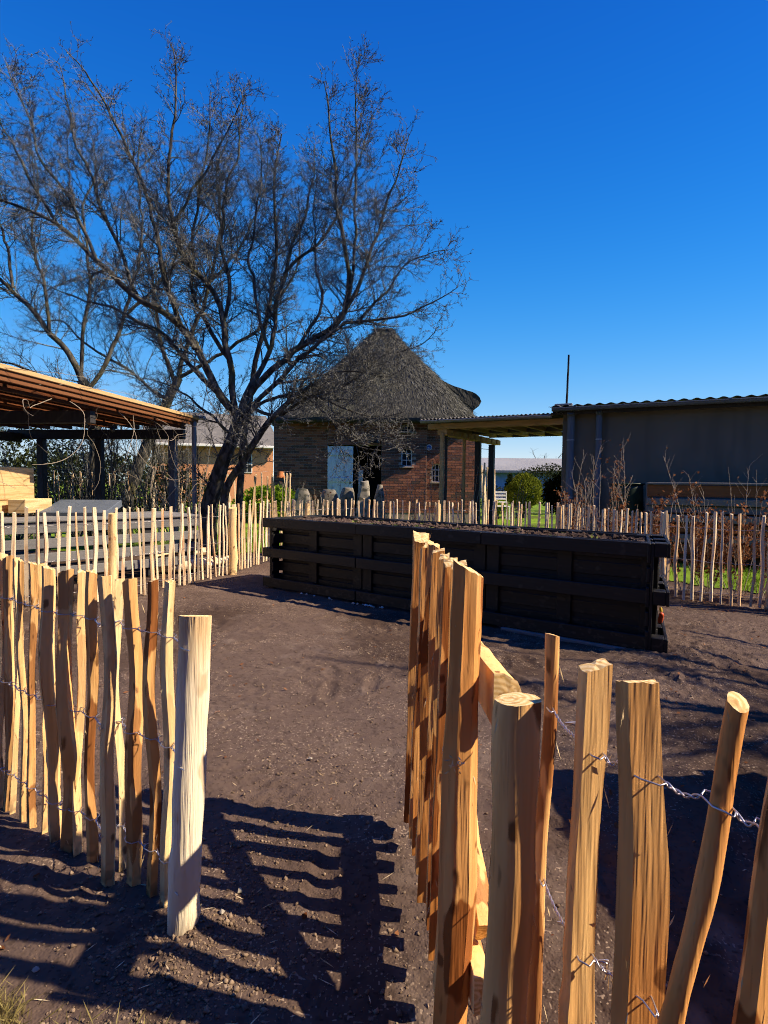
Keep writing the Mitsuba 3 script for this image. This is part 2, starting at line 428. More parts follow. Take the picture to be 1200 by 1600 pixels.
MAIN_TREE=[(((-2.931, 8.8, -0.434), (-2.886, 8.8, 0.143), (-2.819, 8.8, 0.769), (-2.64, 8.8, 1.391), (-2.432, 8.8, 1.906), (-2.359, 8.8, 2.213)), 0.125, 0.1), (((-2.547, 8.7, -0.36), (-2.545, 8.633, 0.268), (-2.522, 8.567, 0.882), (-2.151, 8.5, 1.565), (-1.886, 8.433, 1.957), (-1.578, 8.367, 2.264), (-1.083, 8.3, 2.644)), 0.07, 0.035), (((-2.394, 8.9, -0.392), (-2.396, 8.956, 0.344), (-2.398, 9.011, 0.977), (-2.368, 9.067, 1.613), (-2.274, 9.122, 2.359), (-2.158, 9.178, 3.214), (-1.956, 9.233, 4.071), (-1.84, 9.289, 4.929), (-1.893, 9.344, 5.996), (-1.776, 9.4, 6.961)), 0.075, 0.012), (((-2.359, 8.8, 2.213), (-2.605, 8.7, 2.5), (-2.97, 8.6, 3.271), (-3.296, 8.5, 3.679), (-3.787, 8.4, 3.977), (-4.337, 8.3, 4.453), (-4.841, 8.2, 4.913), (-5.426, 8.1, 5.132), (-6.084, 8.0, 5.342)), 0.075, 0.012), (((-2.97, 8.6, 3.222), (-3.178, 8.55, 3.549), (-3.321, 8.5, 4.064), (-3.442, 8.45, 4.57), (-3.559, 8.4, 5.207), (-3.815, 8.35, 5.921), (-4.114, 8.3, 6.529), (-4.405, 8.25, 7.123), (-4.743, 8.2, 7.395)), 0.05, 0.008), (((-2.399, 8.8, 2.264), (-2.502, 8.778, 3.119), (-2.564, 8.756, 3.713), (-2.787, 8.733, 4.2), (-3.119, 8.711, 4.533), (-3.335, 8.689, 5.156), (-3.398, 8.667, 5.916), (-3.283, 8.644, 6.762), (-3.239, 8.622, 7.406), (-3.351, 8.6, 7.948)), 0.065, 0.008), (((-2.577, 8.8, 3.726), (-2.521, 8.9, 4.463), (-2.681, 9.0, 5.106), (-2.656, 9.1, 5.861), (-2.451, 9.2, 6.628), (-2.39, 9.3, 7.606)), 0.04, 0.007), (((-2.328, 8.8, 2.264), (-2.133, 8.85, 2.835), (-1.886, 8.9, 3.306), (-1.793, 8.95, 3.982), (-1.668, 9.0, 4.509), (-1.522, 9.05, 5.038), (-1.302, 9.1, 5.672), (-1.186, 9.15, 6.308), (-1.215, 9.2, 6.792)), 0.055, 0.008), (((-2.297, 8.8, 2.316), (-1.955, 8.744, 2.816), (-1.438, 8.689, 3.229), (-0.83, 8.633, 3.577), (-0.578, 8.578, 3.876), (-0.629, 8.522, 4.628), (-0.726, 8.467, 5.268), (-0.822, 8.411, 5.987), (-0.867, 8.356, 6.506), (-0.978, 8.3, 7.194)), 0.065, 0.008), (((-0.573, 8.5, 3.852), (-0.512, 8.525, 4.631), (-0.511, 8.55, 5.596), (-0.49, 8.575, 6.557), (-0.461, 8.6, 7.651)), 0.03, 0.005), (((-0.817, 8.5, 3.54), (-0.539, 8.42, 3.922), (-0.28, 8.34, 4.557), (-0.045, 8.26, 5.036), (0.136, 8.18, 5.592), (0.329, 8.1, 6.265)), 0.04, 0.006), (((-2.297, 8.8, 2.214), (-1.736, 8.667, 2.704), (-1.017, 8.533, 3.391), (-0.419, 8.4, 3.583), (0.065, 8.267, 3.615), (0.532, 8.133, 3.746), (1.118, 8.0, 4.054)), 0.05, 0.006), (((-0.419, 8.4, 3.583), (-0.034, 8.35, 3.999), (0.249, 8.3, 4.359), (0.529, 8.25, 4.529), (0.949, 8.2, 4.605)), 0.025, 0.005), (((-2.328, 8.8, 2.06), (-1.831, 8.64, 2.449), (-1.303, 8.48, 2.528), (-0.696, 8.32, 2.315), (-0.11, 8.16, 2.157), (0.358, 8.0, 2.235)), 0.035, 0.006), (((-2.047, 8.7, 2.305), (-1.632, 8.65, 2.202), (-1.221, 8.6, 2.449), (-0.618, 8.55, 2.694), (-0.025, 8.5, 3.082), (0.658, 8.45, 3.367), (0.844, 8.4, 3.643)), 0.03, 0.006), (((-2.634, 8.8, 2.516), (-3.127, 8.9, 3.038), (-3.68, 9.0, 3.569), (-4.296, 9.1, 3.901), (-5.031, 9.2, 4.133), (-5.831, 9.3, 4.474)), 0.045, 0.008), (((-2.509, 8.8, 3.124), (-2.916, 8.9, 3.753), (-3.152, 9.0, 4.392), (-3.182, 9.1, 5.043), (-3.106, 9.2, 5.908), (-3.006, 9.3, 6.784), (-2.948, 9.4, 7.772)), 0.04, 0.007), (((-3.832, 8.5, 4.011), (-4.174, 8.56, 4.8), (-4.487, 8.62, 5.592), (-4.802, 8.68, 6.388), (-5.017, 8.74, 7.284), (-5.143, 8.8, 7.708)), 0.035, 0.007), (((-4.337, 8.3, 4.453), (-4.781, 8.275, 5.41), (-5.128, 8.25, 6.123), (-5.378, 8.225, 6.737), (-5.578, 8.2, 7.342)), 0.03, 0.006), (((-3.339, 8.7, 5.161), (-2.993, 8.575, 5.584), (-2.656, 8.45, 5.991), (-2.33, 8.325, 6.38), (-2.061, 8.2, 6.843)), 0.025, 0.005), (((-4.841, 8.2, 4.913), (-5.249, 8.133, 5.692), (-5.558, 8.067, 6.273), (-5.866, 8.0, 6.577)), 0.025, 0.006), (((-1.65, 8.9, 4.471), (-1.37, 8.88, 4.767), (-1.062, 8.86, 4.961), (-0.808, 8.84, 5.252), (-0.607, 8.82, 5.736), (-0.216, 8.8, 6.991)), 0.03, 0.005), (((-1.865, 8.8, 3.282), (-2.077, 8.84, 4.045), (-2.188, 8.88, 4.759), (-2.093, 8.92, 5.574), (-1.999, 8.96, 6.291), (-2.11, 9.0, 6.809)), 0.03, 0.006), (((-1.44, 8.7, 3.232), (-1.048, 8.775, 4.034), (-1.06, 8.85, 4.758), (-1.195, 8.925, 5.487), (-1.085, 9.0, 6.323)), 0.03, 0.006), (((-2.36, 8.8, 1.804), (-2.774, 8.75, 2.203), (-3.162, 8.7, 2.494), (-3.495, 8.65, 2.682), (-3.874, 8.6, 2.768)), 0.03, 0.006), (((-1.276, 8.3, 2.498), (-0.924, 8.2, 2.154), (-0.532, 8.1, 1.769), (-0.103, 8.0, 1.626), (0.359, 7.9, 1.763)), 0.018, 0.004), (((-1.723, 8.6, 2.692), (-1.208, 8.5, 2.777), (-0.608, 8.4, 2.86), (-0.022, 8.3, 2.798), (0.452, 8.2, 3.018)), 0.022, 0.004)]
BACK_TREE=[(((-5.713, 10.5, -0.7), (-5.63, 10.525, 0.546), (-5.573, 10.55, 1.783), (-5.693, 10.575, 2.765), (-5.849, 10.6, 3.073)), 0.15, 0.11), (((-5.849, 10.6, 3.073), (-6.047, 10.533, 3.602), (-6.377, 10.467, 3.966), (-6.653, 10.4, 4.359), (-6.959, 10.333, 4.721), (-7.379, 10.267, 5.041), (-7.774, 10.2, 5.927)), 0.09, 0.02), (((-5.766, 10.6, 2.89), (-5.358, 10.667, 3.519), (-5.131, 10.733, 4.272), (-4.902, 10.8, 5.151), (-4.731, 10.867, 6.275), (-4.872, 10.933, 7.278), (-4.766, 11.0, 8.165)), 0.07, 0.01), (((-5.849, 10.6, 3.073), (-5.83, 10.64, 3.995), (-5.709, 10.68, 5.098), (-5.834, 10.72, 6.194), (-5.593, 10.76, 7.172), (-5.725, 10.8, 7.908)), 0.06, 0.01), (((-6.337, 10.4, 3.948), (-6.463, 10.5, 4.904), (-6.747, 10.6, 5.891), (-6.666, 10.7, 6.891), (-6.958, 10.8, 7.658)), 0.05, 0.01), (((-6.869, 10.2, 4.675), (-7.035, 10.3, 5.521), (-7.436, 10.4, 6.489), (-7.246, 10.5, 7.357)), 0.04, 0.01), (((-5.163, 10.8, 4.291), (-4.552, 10.85, 4.928), (-3.938, 10.9, 5.689), (-3.447, 10.95, 6.572), (-3.208, 11.0, 7.332)), 0.04, 0.008), (((-5.657, 10.5, 2.51), (-6.321, 10.4, 2.97), (-6.852, 10.3, 3.302), (-7.612, 10.2, 3.39)), 0.05, 0.01)]
THIRD_TREE=[(((-5.402, 11.2, -0.749), (-5.332, 11.2, 0.514), (-5.11, 11.2, 1.307), (-4.839, 11.2, 1.964), (-4.437, 11.2, 2.812), (-4.198, 11.2, 3.266)), 0.14, 0.1), (((-4.198, 11.2, 3.266), (-3.959, 11.28, 4.189), (-3.586, 11.36, 5.246), (-3.408, 11.44, 6.306), (-3.492, 11.52, 7.368), (-3.248, 11.6, 8.31)), 0.08, 0.012), (((-4.264, 11.2, 3.137), (-4.59, 11.225, 4.167), (-4.718, 11.25, 5.194), (-5.041, 11.275, 6.215), (-5.364, 11.3, 7.104)), 0.07, 0.012), (((-4.198, 11.2, 3.266), (-3.532, 11.16, 3.65), (-2.614, 11.12, 4.159), (-2.092, 11.08, 4.909), (-1.704, 11.04, 5.895), (-1.764, 11.0, 6.859)), 0.06, 0.01), (((-4.437, 11.2, 2.812), (-5.274, 11.275, 3.399), (-6.092, 11.35, 3.927), (-6.784, 11.425, 4.46), (-7.495, 11.5, 4.474)), 0.05, 0.01), (((-3.598, 11.4, 5.261), (-2.956, 11.467, 6.066), (-2.574, 11.533, 7.129), (-2.456, 11.6, 8.063)), 0.04, 0.008)]
# ------------------------------------------------------------------ the setting: soil, lawn
rf = np.random.default_rng(19)
PRINTS = [(rf.uniform(-1.6, 2.6), rf.uniform(1.2, 5.0), rf.normal(1.4, 0.6)) for _ in range(80)]


def gz(x, y):
    p = np.stack([x, y, 0 * x], -1)
    n = meshkit.noise
    h = 0.05 * (meshkit.fbm(p * 0.7, 3, 1) - 0.5) + 0.018 * (meshkit.fbm(p * 4, 3, 2) - 0.5) + 0.012 * (meshkit.fbm(p * 17, 3, 3) - 0.5)
    rough = np.clip((meshkit.fbm(p * 2.1, 2, 6) - 0.5) * 5, 0, 1)
    h = h + rough * 0.016 * (n(p * 40, 4) - 0.5)
    for (mx, my, ms, mh) in ((-0.52, 1.33, 0.09, 0.014), (-0.62, 1.36, 0.12, 0.02), (-0.42, 1.14, 0.16, 0.02), (-1.0, 1.6, 0.15, 0.015), (2.15, 3.75, 0.2, 0.03), (1.75, 3.45, 0.25, 0.02)):
        h = h + mh * np.exp(-((x - mx) ** 2 + (y - my) ** 2) / (2 * ms * ms)) * (0.6 + 0.8 * n(p * 28, 8))
    for (fx, fy, fa) in PRINTS:                      # shallow footprints
        near = (np.abs(x - fx) < 0.3) & (np.abs(y - fy) < 0.3)
        if not np.any(near):
            continue
        dx, dy = x - fx, y - fy
        a, b = dx * math.cos(fa) + dy * math.sin(fa), -dx * math.sin(fa) + dy * math.cos(fa)
        q = (a / 0.135) ** 2 + (b / (0.048 - 0.012 * np.exp(-((a + 0.02) / 0.03) ** 2))) ** 2
        h = h - 0.010 * np.clip(1.25 - q, 0, 1) + 0.006 * np.exp(-((q - 1.7) / 0.5) ** 2) * near
    return h


def axis(lo, hi, step, far, k):
    g = [lo]
    s = step
    while g[-1] > -far:
        s *= k
        g.append(g[-1] - s)
    a = g[::-1]
    a += list(np.arange(lo + step, hi, step))
    s = step
    while a[-1] < far:
        s *= k
        a.append(a[-1] + s)
    return np.array(a)


gx, gy = axis(-2.6, 3.6, 0.017, 700, 1.16), axis(0.45, 6.0, 0.017, 700, 1.16)
X, Y = np.meshgrid(gx, gy)
fade = np.clip(1.4 - np.hypot(X, Y - 3) / 30, 0, 1)
Z = gz(X, Y) * fade
nx = len(gx)
i = (np.arange(len(gy) - 1)[:, None] * nx + np.arange(nx - 1)[None]).ravel()
F = np.vstack([np.stack([i, i + 1, i + nx + 1], 1), np.stack([i, i + nx + 1, i + nx], 1)])
scene['ground'] = mikit.ply((np.stack([X, Y, Z], -1).reshape(-1, 3), F), 'm_soil', smooth=True)
labels['ground'] = {'kind': 'structure', 'label': 'trampled dark brown bare soil of the fenced garden plot'}


def in_poly(x, y, poly):
    from shapely import contains_xy, Polygon
    return contains_xy(Polygon(poly), x, y)


FAR_LINE = [(-4.7, 4.0), (-4.0, 4.35), (-3.269, 4.784), (-2.933, 4.979), (-2.45, 5.35), (-2.21, 5.98), (-1.95, 6.8), (-1.76, 7.6), (-1.35, 8.35), (-0.45, 8.85), (1.02, 8.75), (1.95, 8.75),
            (2.45, 7.9), (2.66, 7.0), (2.88, 6.1), (2.98, 5.6), (3.12, 5.42), (3.48, 5.152), (4.2, 4.75), (5.2, 4.3)]
LAWN = [(-60, 9.2), (-9, 9.2), (-2.6, 8.6), (-1.3, 9.1), (-0.4, 9.6), (1.1, 9.5), (2.6, 9.1), (3.2, 7.4), (3.6, 6.35), (4.4, 5.75), (6, 5.2), (9, 4.4), (30, 12), (120, 60), (120, 300), (-120, 300), (-120, 60)]
lx, ly = axis(-3, 5, 0.12, 118, 1.15), axis(4.6, 10.5, 0.12, 290, 1.15)
X, Y = np.meshgrid(lx[:], ly[ly > 4])
Z = gz(X, Y) * np.clip(1.4 - np.hypot(X, Y - 3) / 30, 0, 1) + 0.012
nx = len(lx)
i = (np.arange(X.shape[0] - 1)[:, None] * nx + np.arange(nx - 1)[None]).ravel()
cx, cy = (X.ravel()[i] + X.ravel()[i + nx + 1]) / 2, (Y.ravel()[i] + Y.ravel()[i + nx + 1]) / 2
i = i[in_poly(cx, cy, LAWN)]
F = np.vstack([np.stack([i, i + 1, i + nx + 1], 1), np.stack([i, i + nx + 1, i + nx], 1)])
scene['lawn'] = mikit.ply((np.stack([X, Y, Z], -1).reshape(-1, 3), F), 'm_lawn', smooth=True)
labels['lawn'] = {'kind': 'structure', 'label': 'bright green spring lawn beyond the picket fences'}


def grass(key, n, sample, h, w, mat, label, seed, lean=0.4):
    r = np.random.default_rng(seed)
    x, y = sample(r, n)
    z = gz(x, y) * np.clip(1.4 - np.hypot(x, y - 3) / 30, 0, 1)
    b = np.stack([x, y, z], 1)
    hh = h * r.uniform(0.5, 1.3, len(x))
    t = b + np.stack([r.normal(0, lean, len(x)) * hh, r.normal(0, lean, len(x)) * hh, hh], 1)
    V, F, k = blades(b, t, w * r.uniform(0.7, 1.3, len(x)), r)
    mb = MB().add(V, F, np.repeat(np.stack([r.random(k), 0 * r.random(k)], 1), 4, axis=0))
    mb.put(key, mat, kind='stuff', label=label, cat='grass')


def lawn_near(r, n):
    x, y = r.uniform(-3.2, 9.5, n), r.uniform(4.6, 15, n)
    k = in_poly(x, y, LAWN) & (meshkit.fbm(np.stack([x * 1.2, y * 1.2, 0 * x], -1), 3, 5) > 0.38)
    return x[k], y[k]


grass('lawn_grass', 60000, lawn_near, 0.075, 0.011, 'm_grass', 'short fresh green grass blades of the sunlit lawn', 3)


def corner_grass(r, n):
    c = np.array([(-0.83, 1.10), (-0.79, 1.07), (-0.88, 1.13), (-0.64, 1.05), (-0.56, 1.03), (-0.49, 1.04)])[r.choice(6, n, p=[.34, .2, .26, .08, .06, .06])]
    return c[:, 0] + r.normal(0, 0.030, n), c[:, 1] + r.normal(0, 0.018, n)


grass('grass_tuft', 1100, corner_grass, 0.028, 0.0022, 'm_drygrass', 'half dry grass tufts in the bottom left corner of the bare soil', 4, 0.8)

# the tall dark barn behind the photographer: out of the picture, it keeps the sky's light off the faces turned to the camera
barn = thing('barn', 'tall dark boarded barn out of the picture behind the photographer', 'barn')
for k in range(62):
    MB().box((0.50, 0.05, 5.6), (-17.0 + 0.52 * k, -4.0 + 0.012 * (k % 2), 2.7), None, 0.006).put(f'{barn}__board', 'm_darkpost')
MB().box((33.4, 6.0, 5.4), (-0.9, -7.1, 2.65), None, 0.02).put(f'{barn}__wall', 'm_darkpost')
MB().add(np.array([(-18.2, -3.6, 5.45), (16.4, -3.6, 5.45), (16.4, -7.1, 8.6), (-18.2, -7.1, 8.6), (16.4, -10.8, 5.45), (-18.2, -10.8, 5.45)]), np.array([[0, 1, 2, 3], [3, 2, 4, 5]])).put(f'{barn}__roof', 'm_thatch')

# crumbs, pebbles and straw on the soil
r = np.random.default_rng(11)
spots = [((-0.47, 1.27), .07, 260), ((-0.42, 1.32), .10, 240), ((-0.55, 1.15), .10, 420), ((-0.40, 1.10), .11, 330), ((-0.33, 1.42), .08, 130), ((-0.30, 1.25), .12, 230), ((-0.36, 1.72), .09, 130),
         ((-0.43, 1.62), .10, 200), ((-0.24, 2.15), .12, 140), ((-0.05, 2.5), .35, 260), ((-0.7, 3.2), .5, 380), ((0.0, 3.1), .5, 300), ((0.10, 1.3), .15, 130), ((-0.75, 1.42), .08, 120), ((-0.9, 1.6), .25, 200),
         ((2.1, 3.6), .35, 420), ((1.5, 3.2), .5, 340), ((1.1, 2.4), .4, 200), ((-0.1, 1.0), .25, 200), ((0.4, 2.2), .3, 160), ((-0.2, 1.75), .3, 240)]
cs, rad = [], []
for (x, y), s, n in spots:
    n = int(n * 1.7)
    cs.append(np.stack([r.normal(x, s, n), r.normal(y, s, n)], 1))
    rad.append(np.minimum(r.exponential(0.0020, n) + 0.0012, 0.0085))
x, y = r.uniform(-2.4, 3.6, 5500), r.uniform(0.8, 5.6, 5500)
cs.append(np.stack([x, y], 1))
rad.append(np.minimum(r.exponential(0.0018, 5500) + 0.0011, 0.008))
cs, rad = np.vstack(cs), np.concatenate(rad)
P = np.c_[cs, gz(cs[:, 0], cs[:, 1]) + rad * 0.25]
V, F, n = lumps(P, rad, r)
MB().add(V, F, tones(n, 6, r)).put('soil_crumb', 'm_clod', smooth=True, kind='stuff', label='loose crumbs and clods of dry earth scattered on the soil', cat='soil')
x, y = np.concatenate([r.normal(-0.2, 0.6, 100), r.uniform(-2, 3, 160), r.normal(-0.35, 0.2, 40)]), np.concatenate([r.normal(2.6, 0.8, 100), r.uniform(1.0, 5.6, 160), r.normal(1.15, 0.15, 40)])
a, L = r.random(len(x)) * 6.28, r.uniform(0.012, 0.05, len(x))
b = np.stack([x, y, gz(x, y) + 0.004], 1)
V, F, n = blades(b, b + np.stack([np.cos(a) * L, np.sin(a) * L, r.uniform(0, 0.012, len(x))], 1), 0.0028, r, side=np.stack([-np.sin(a), np.cos(a), 0 * a], 1))
MB().add(V, F, tones(n, 4, r)).put('straw', 'm_straw', kind='stuff', label='bits of straw and wood splinters lying on the soil', cat='straw')
x, y = np.concatenate([r.uniform(-2, 3.2, 420), r.uniform(2.5, 4.4, 420)]), np.concatenate([r.uniform(1.0, 5.4, 420), r.uniform(4.9, 5.9, 420)])
a, L = r.random(len(x)) * 6.28, r.uniform(0.010, 0.032, len(x))
b = np.stack([x, y, gz(x, y) + 0.004], 1)
V, F, n = blades(b, b + np.stack([np.cos(a) * L, np.sin(a) * L, r.uniform(0, 0.014, len(x))], 1), L * 0.6, r, side=np.stack([-np.sin(a), np.cos(a), 0 * a + 0.3], 1))
MB().add(V, F, tones(n, 4, r)).put('leaf_litter', 'm_brownleaf', kind='stuff', label='dry brown leaf scraps lying on the soil', cat='leaves')
for k, (x, y, s, lab) in enumerate([(-0.415, 1.375, 0.017, 'pale pebble just right of the foot of the thick peeled post'), (-0.395, 1.47, 0.020, 'larger pale pebble on the striped shadow to the right of the peeled post'), (-0.30, 2.23, 0.02, 'pale stone lying alone in the sunlit middle of the bare soil'), (-0.80, 1.21, 0.015, 'flat pale stone in the shade near the bottom left corner'), (-0.08, 1.52, 0.012, 'small pebble between the gate shadow stripes')]):
    V, F, n = lumps([(x, y, float(gz(np.array(x), np.array(y))) + s * 0.35)], [s], np.random.default_rng(50 + k))
    m = trimesh.Trimesh(V, F, process=False).subdivide().subdivide()
    v = np.array(m.vertices)
    c = v.mean(0)
    v = c + (v - c) * 0.62 * (1.2 - 0.35 * np.linalg.norm(v - c, axis=1, keepdims=True) / s) * (0.8 + 0.4 * meshkit.fbm(v * 90, 2, k))[:, None]
    MB().add(v, m.faces, tone=(0.9, 0.5)).put('pebble', 'm_stone', label=lab, cat='stone')


# ------------------------------------------------------------------ picket fences of cleft chestnut
def stake(base, top, w, d, n, rng, rings=26, m=3, wob=0.010, yaw=0.0, tone=None, cutlen=0.0, tilt=0.15, chop=0.016, taper=0.1, face=None, tdir=None, twist=0.5, knots=2):
    """A cleft stake from base to top. Returns (side mesh, cap mesh). n corners; 12 or more make a round one."""
    base, top = np.asarray(base, float), np.asarray(top, float)
    L = np.linalg.norm(top - base)
    t = np.linspace(0, 1, rings)
    ax = unit(top - base)
    M = rotz(yaw)
    ex, ey = M[:, 0], M[:, 1]
    ex = unit(ex - ax * (ex @ ax))
    ey = np.cross(ax, ex)
    ph = rng.random(6) * 6.28
    wx = wob * (np.sin(t * 4.2 + ph[0]) + 0.6 * np.sin(t * 9 + ph[1])) * np.sin(np.pi * np.clip(t * 0.9 + 0.08, 0, 1))
    wy = wob * (np.sin(t * 3.7 + ph[2]) + 0.5 * np.sin(t * 8 + ph[3])) * np.sin(np.pi * np.clip(t * 0.9 + 0.08, 0, 1))
    wx -= np.interp(t, [0, 1], [wx[0], wx[-1]])
    wy -= np.interp(t, [0, 1], [wy[0], wy[-1]])
    a = (np.arange(n) + (rng.uniform(-0.28, 0.28, n) * (1 if face is None else 0.45) if n < 9 else 0)) * 2 * np.pi / n + ((rng.random() * 6.28) if face is None else face) * (n < 9)
    rr = rng.uniform(0.82, 1.1, n) if n < 9 else 1 + 0.06 * np.sin(2 * a + ph[4]) + 0.03 * np.sin(5 * a + ph[5])
    c = np.stack([np.cos(a) * rr, np.sin(a) * rr], 1)
    c = (c - (c.max(0) + c.min(0)) / 2) / (c.max(0) - c.min(0)) * np.array([w, d])
    q = np.array([np.full(rings, 1.0)]).T
    sc = 1 - taper * (t - 0.5) + 0.10 * np.sin(t * 7 + ph[4]) * (n < 9) + 0.03 * np.sin(t * 23 + ph[5])
    tw = twist * rng.uniform(-0.5, 0.5) * (t - 0.3)
    kn = [(rng.uniform(0.1, 0.92), rng.random() * 6.28, rng.uniform(0.10, 0.30)) for _ in range(knots)]
    tone = rng.random(2) if tone is None else tone
    mb, loop = MB(), []
    kinds = 1 if n >= 9 else n
    seed = int(rng.integers(1 << 30))
    for k in range(kinds):
        if n >= 9:
            e = np.vstack([c, c[:1]])
        else:
            s = np.linspace(0, 1, m + 1)[:, None]
            e = c[k] * (1 - s) + c[(k + 1) % n] * s
        E = e[None] * sc[:, None, None]
        nd = unit(np.stack([e[:, 0] / w, e[:, 1] / d], 1))
        pn = np.stack([E[..., 0] * 70 + k * 9, E[..., 1] * 70, np.broadcast_to(t[:, None] * L * 6, E.shape[:2])], -1)
        dn = (meshkit.fbm(pn, 3, seed % 1000) - 0.5) * chop
        if n < 9:
            dn[:, 0] *= 0.25
            dn[:, -1] *= 0.25
        else:
            dn[:, -1] = dn[:, 0]
        E = E + nd[None] * dn[..., None]
        ea = np.arctan2(e[:, 1] / d, e[:, 0] / w)
        for t0, a0, am in kn:
            E = E * (1 + am * np.exp(-((t[:, None] - t0) * L / 0.022) ** 2) * np.maximum(0, np.cos(ea - a0))[None] ** 2)[..., None]
        E = np.stack([E[..., 0] * np.cos(tw)[:, None] - E[..., 1] * np.sin(tw)[:, None], E[..., 0] * np.sin(tw)[:, None] + E[..., 1] * np.cos(tw)[:, None]], -1)
        Pp = base + ax * (t * L)[:, None, None] + ex * (E[..., :1] + wx[:, None, None]) + ey * (E[..., 1:] + wy[:, None, None])
        td = ph[0] if tdir is None else tdir
        if n < 9:
            Pp[-1] += ax * (meshkit.noise(np.stack([e[:, 0] * 160, e[:, 1] * 160, 0 * e[:, 0] + seed % 97], -1)) - 0.5)[:, None] * 0.007
        Pp[-1] += ax * ((e[:, :1] * math.cos(td) + e[:, 1:] * math.sin(td)) * tilt * 2)
        g = Pp.shape[1]
        ii = (np.arange(rings - 1)[:, None] * g + np.arange(g - 1)[None]).ravel()
        mb.add(Pp.reshape(-1, 3), np.stack([ii, ii + 1, ii + g + 1, ii + g], 1), tone=tone)
        loop.append((Pp[-1, :-1], e[:-1], Pp[0, :-1]))
    ring, euv = np.vstack([x[0] for x in loop]), np.vstack([x[1] for x in loop])
    lo = np.vstack([x[2] for x in loop])
    j = np.arange(len(ring))
    f = np.stack([j, (j + 1) % len(ring), 0 * j + len(ring)], 1)
    off = rng.uniform(-0.3, 0.3, 2) * w + (0.5 * w * (n < 9))
    cap = MB().add(np.vstack([ring, ring.mean(0, keepdims=True) + ax * 0.0015]), f, np.vstack([euv, euv.mean(0, keepdims=True)]) + off)
    mb.add(np.vstack([lo, lo.mean(0, keepdims=True)]), f[:, ::-1], tone=tone)
    return mb, cap


def add_stake(parent, name, mat='m_cleft', label=None, **kw):
    mb, cap = stake(**kw)
    k = mb.put(f'{parent}__{name}', mat, smooth=True, label=label)
    cap.put(f'{k}__cut_end', 'm_endgrain')
    return k


def wire(parent, posts, side, seed, r=0.0014, gap=0.012, s=5, kink=0.0):
    """two strands twisted together between the stakes and parted around each one; posts: points (x, y, z) with half thickness."""
    rng = np.random.default_rng(seed)
    P = np.array([p[0] for p in posts])
    H = np.array([p[1] for p in posts])
    side = unit(np.asarray(side, float))
    mb = MB()
    Wd = np.array([p[2] if len(p) > 2 else p[1] for p in posts])
    for st in (0, 1):
        pts = []
        sg = 1 if st == 0 else -1
        for i in range(len(P)):
            dirs = [unit(P[i] - P[i - 1]) if i else unit(P[1] - P[0]), unit(P[i + 1] - P[i]) if i + 1 < len(P) else unit(P[i] - P[i - 1])]
            off = side * sg * (H[i] + 0.002)
            pts += [P[i] - dirs[0] * Wd[i] * 0.9 + off, P[i] + off * 1.1, P[i] + dirs[1] * Wd[i] * 0.9 + off]
            if i + 1 < len(P):
                a, b = P[i], P[i + 1]
                L = np.linalg.norm(b - a)
                t0, t1 = min(0.45, (Wd[i] + 0.006) / L), 1 - min(0.45, (Wd[i + 1] + 0.006) / L)
                t = np.linspace(t0, t1, 17)
                tw = (t - t0) / (t1 - t0) * 2 * np.pi * max(1, round(L * (t1 - t0) / 0.022)) + st * np.pi
                q = a + (b - a) * t[:, None] - np.array([0, 0, 1]) * (0.006 + 0.03 * L * kink) * np.sin(np.pi * (t - t0) / (t1 - t0))[:, None]
                pts.extend(q + 0.0024 * (np.cos(tw)[:, None] * side + np.sin(tw)[:, None] * np.array([0, 0, 1.0])))
        mb.tube(np.array(pts), r, s)
    return mb.put(f'{parent}__wire', 'm_wire', smooth=True)


r = np.random.default_rng(21)
f1 = thing('picket_fence', 'near cleft chestnut picket fence left of the gate opening, ending in a thick peeled post', 'fence')
yawL = math.atan2(-0.47, 0.8)
pts = []
for b, t, w, n in LEFT_STAKES:
    d = max(0.016, min(w * 0.75, 0.03))
    add_stake(f1, 'picket', base=np.array(b) + [0, 0, r.uniform(-0.02, 0.012)], top=t, w=w * 1.04, d=d, n=n, face=(-np.pi / 2 + (0.0 if n != 4 else 0.15)) if n != 5 else None, rng=r, yaw=yawL * 0.3, wob=0.011, rings=34, tone=(r.uniform(0.62, 1.0) if r.random() < 0.75 else r.uniform(0.3, 0.6), r.random()), taper=0.05)
    pts.append((np.array(b), np.array(t), d / 2 + 0.001, w / 2))
b, t, w = LEFT_POST
add_stake(f1, 'post', 'm_peeled', label='thick peeled pale post with a square sawn top at the end of the fence', base=np.array(b) - [0, 0, 0.05], top=t, w=w * 1.04, d=w * 0.95, n=14, rng=np.random.default_rng(5), rings=30, wob=0.006, tilt=0.10, chop=0.006, taper=-0.04)
pts.append((np.array(b), np.array(t), 0.03))
nrm = np.array([0.5, 0.86, 0])
for z in (0.75, 0.46, 0.15):
    wire(f1, [((q[0] + (q[1] - q[0]) * z / q[1][2]), *q[2:]) for q in pts], nrm, int(z * 100))

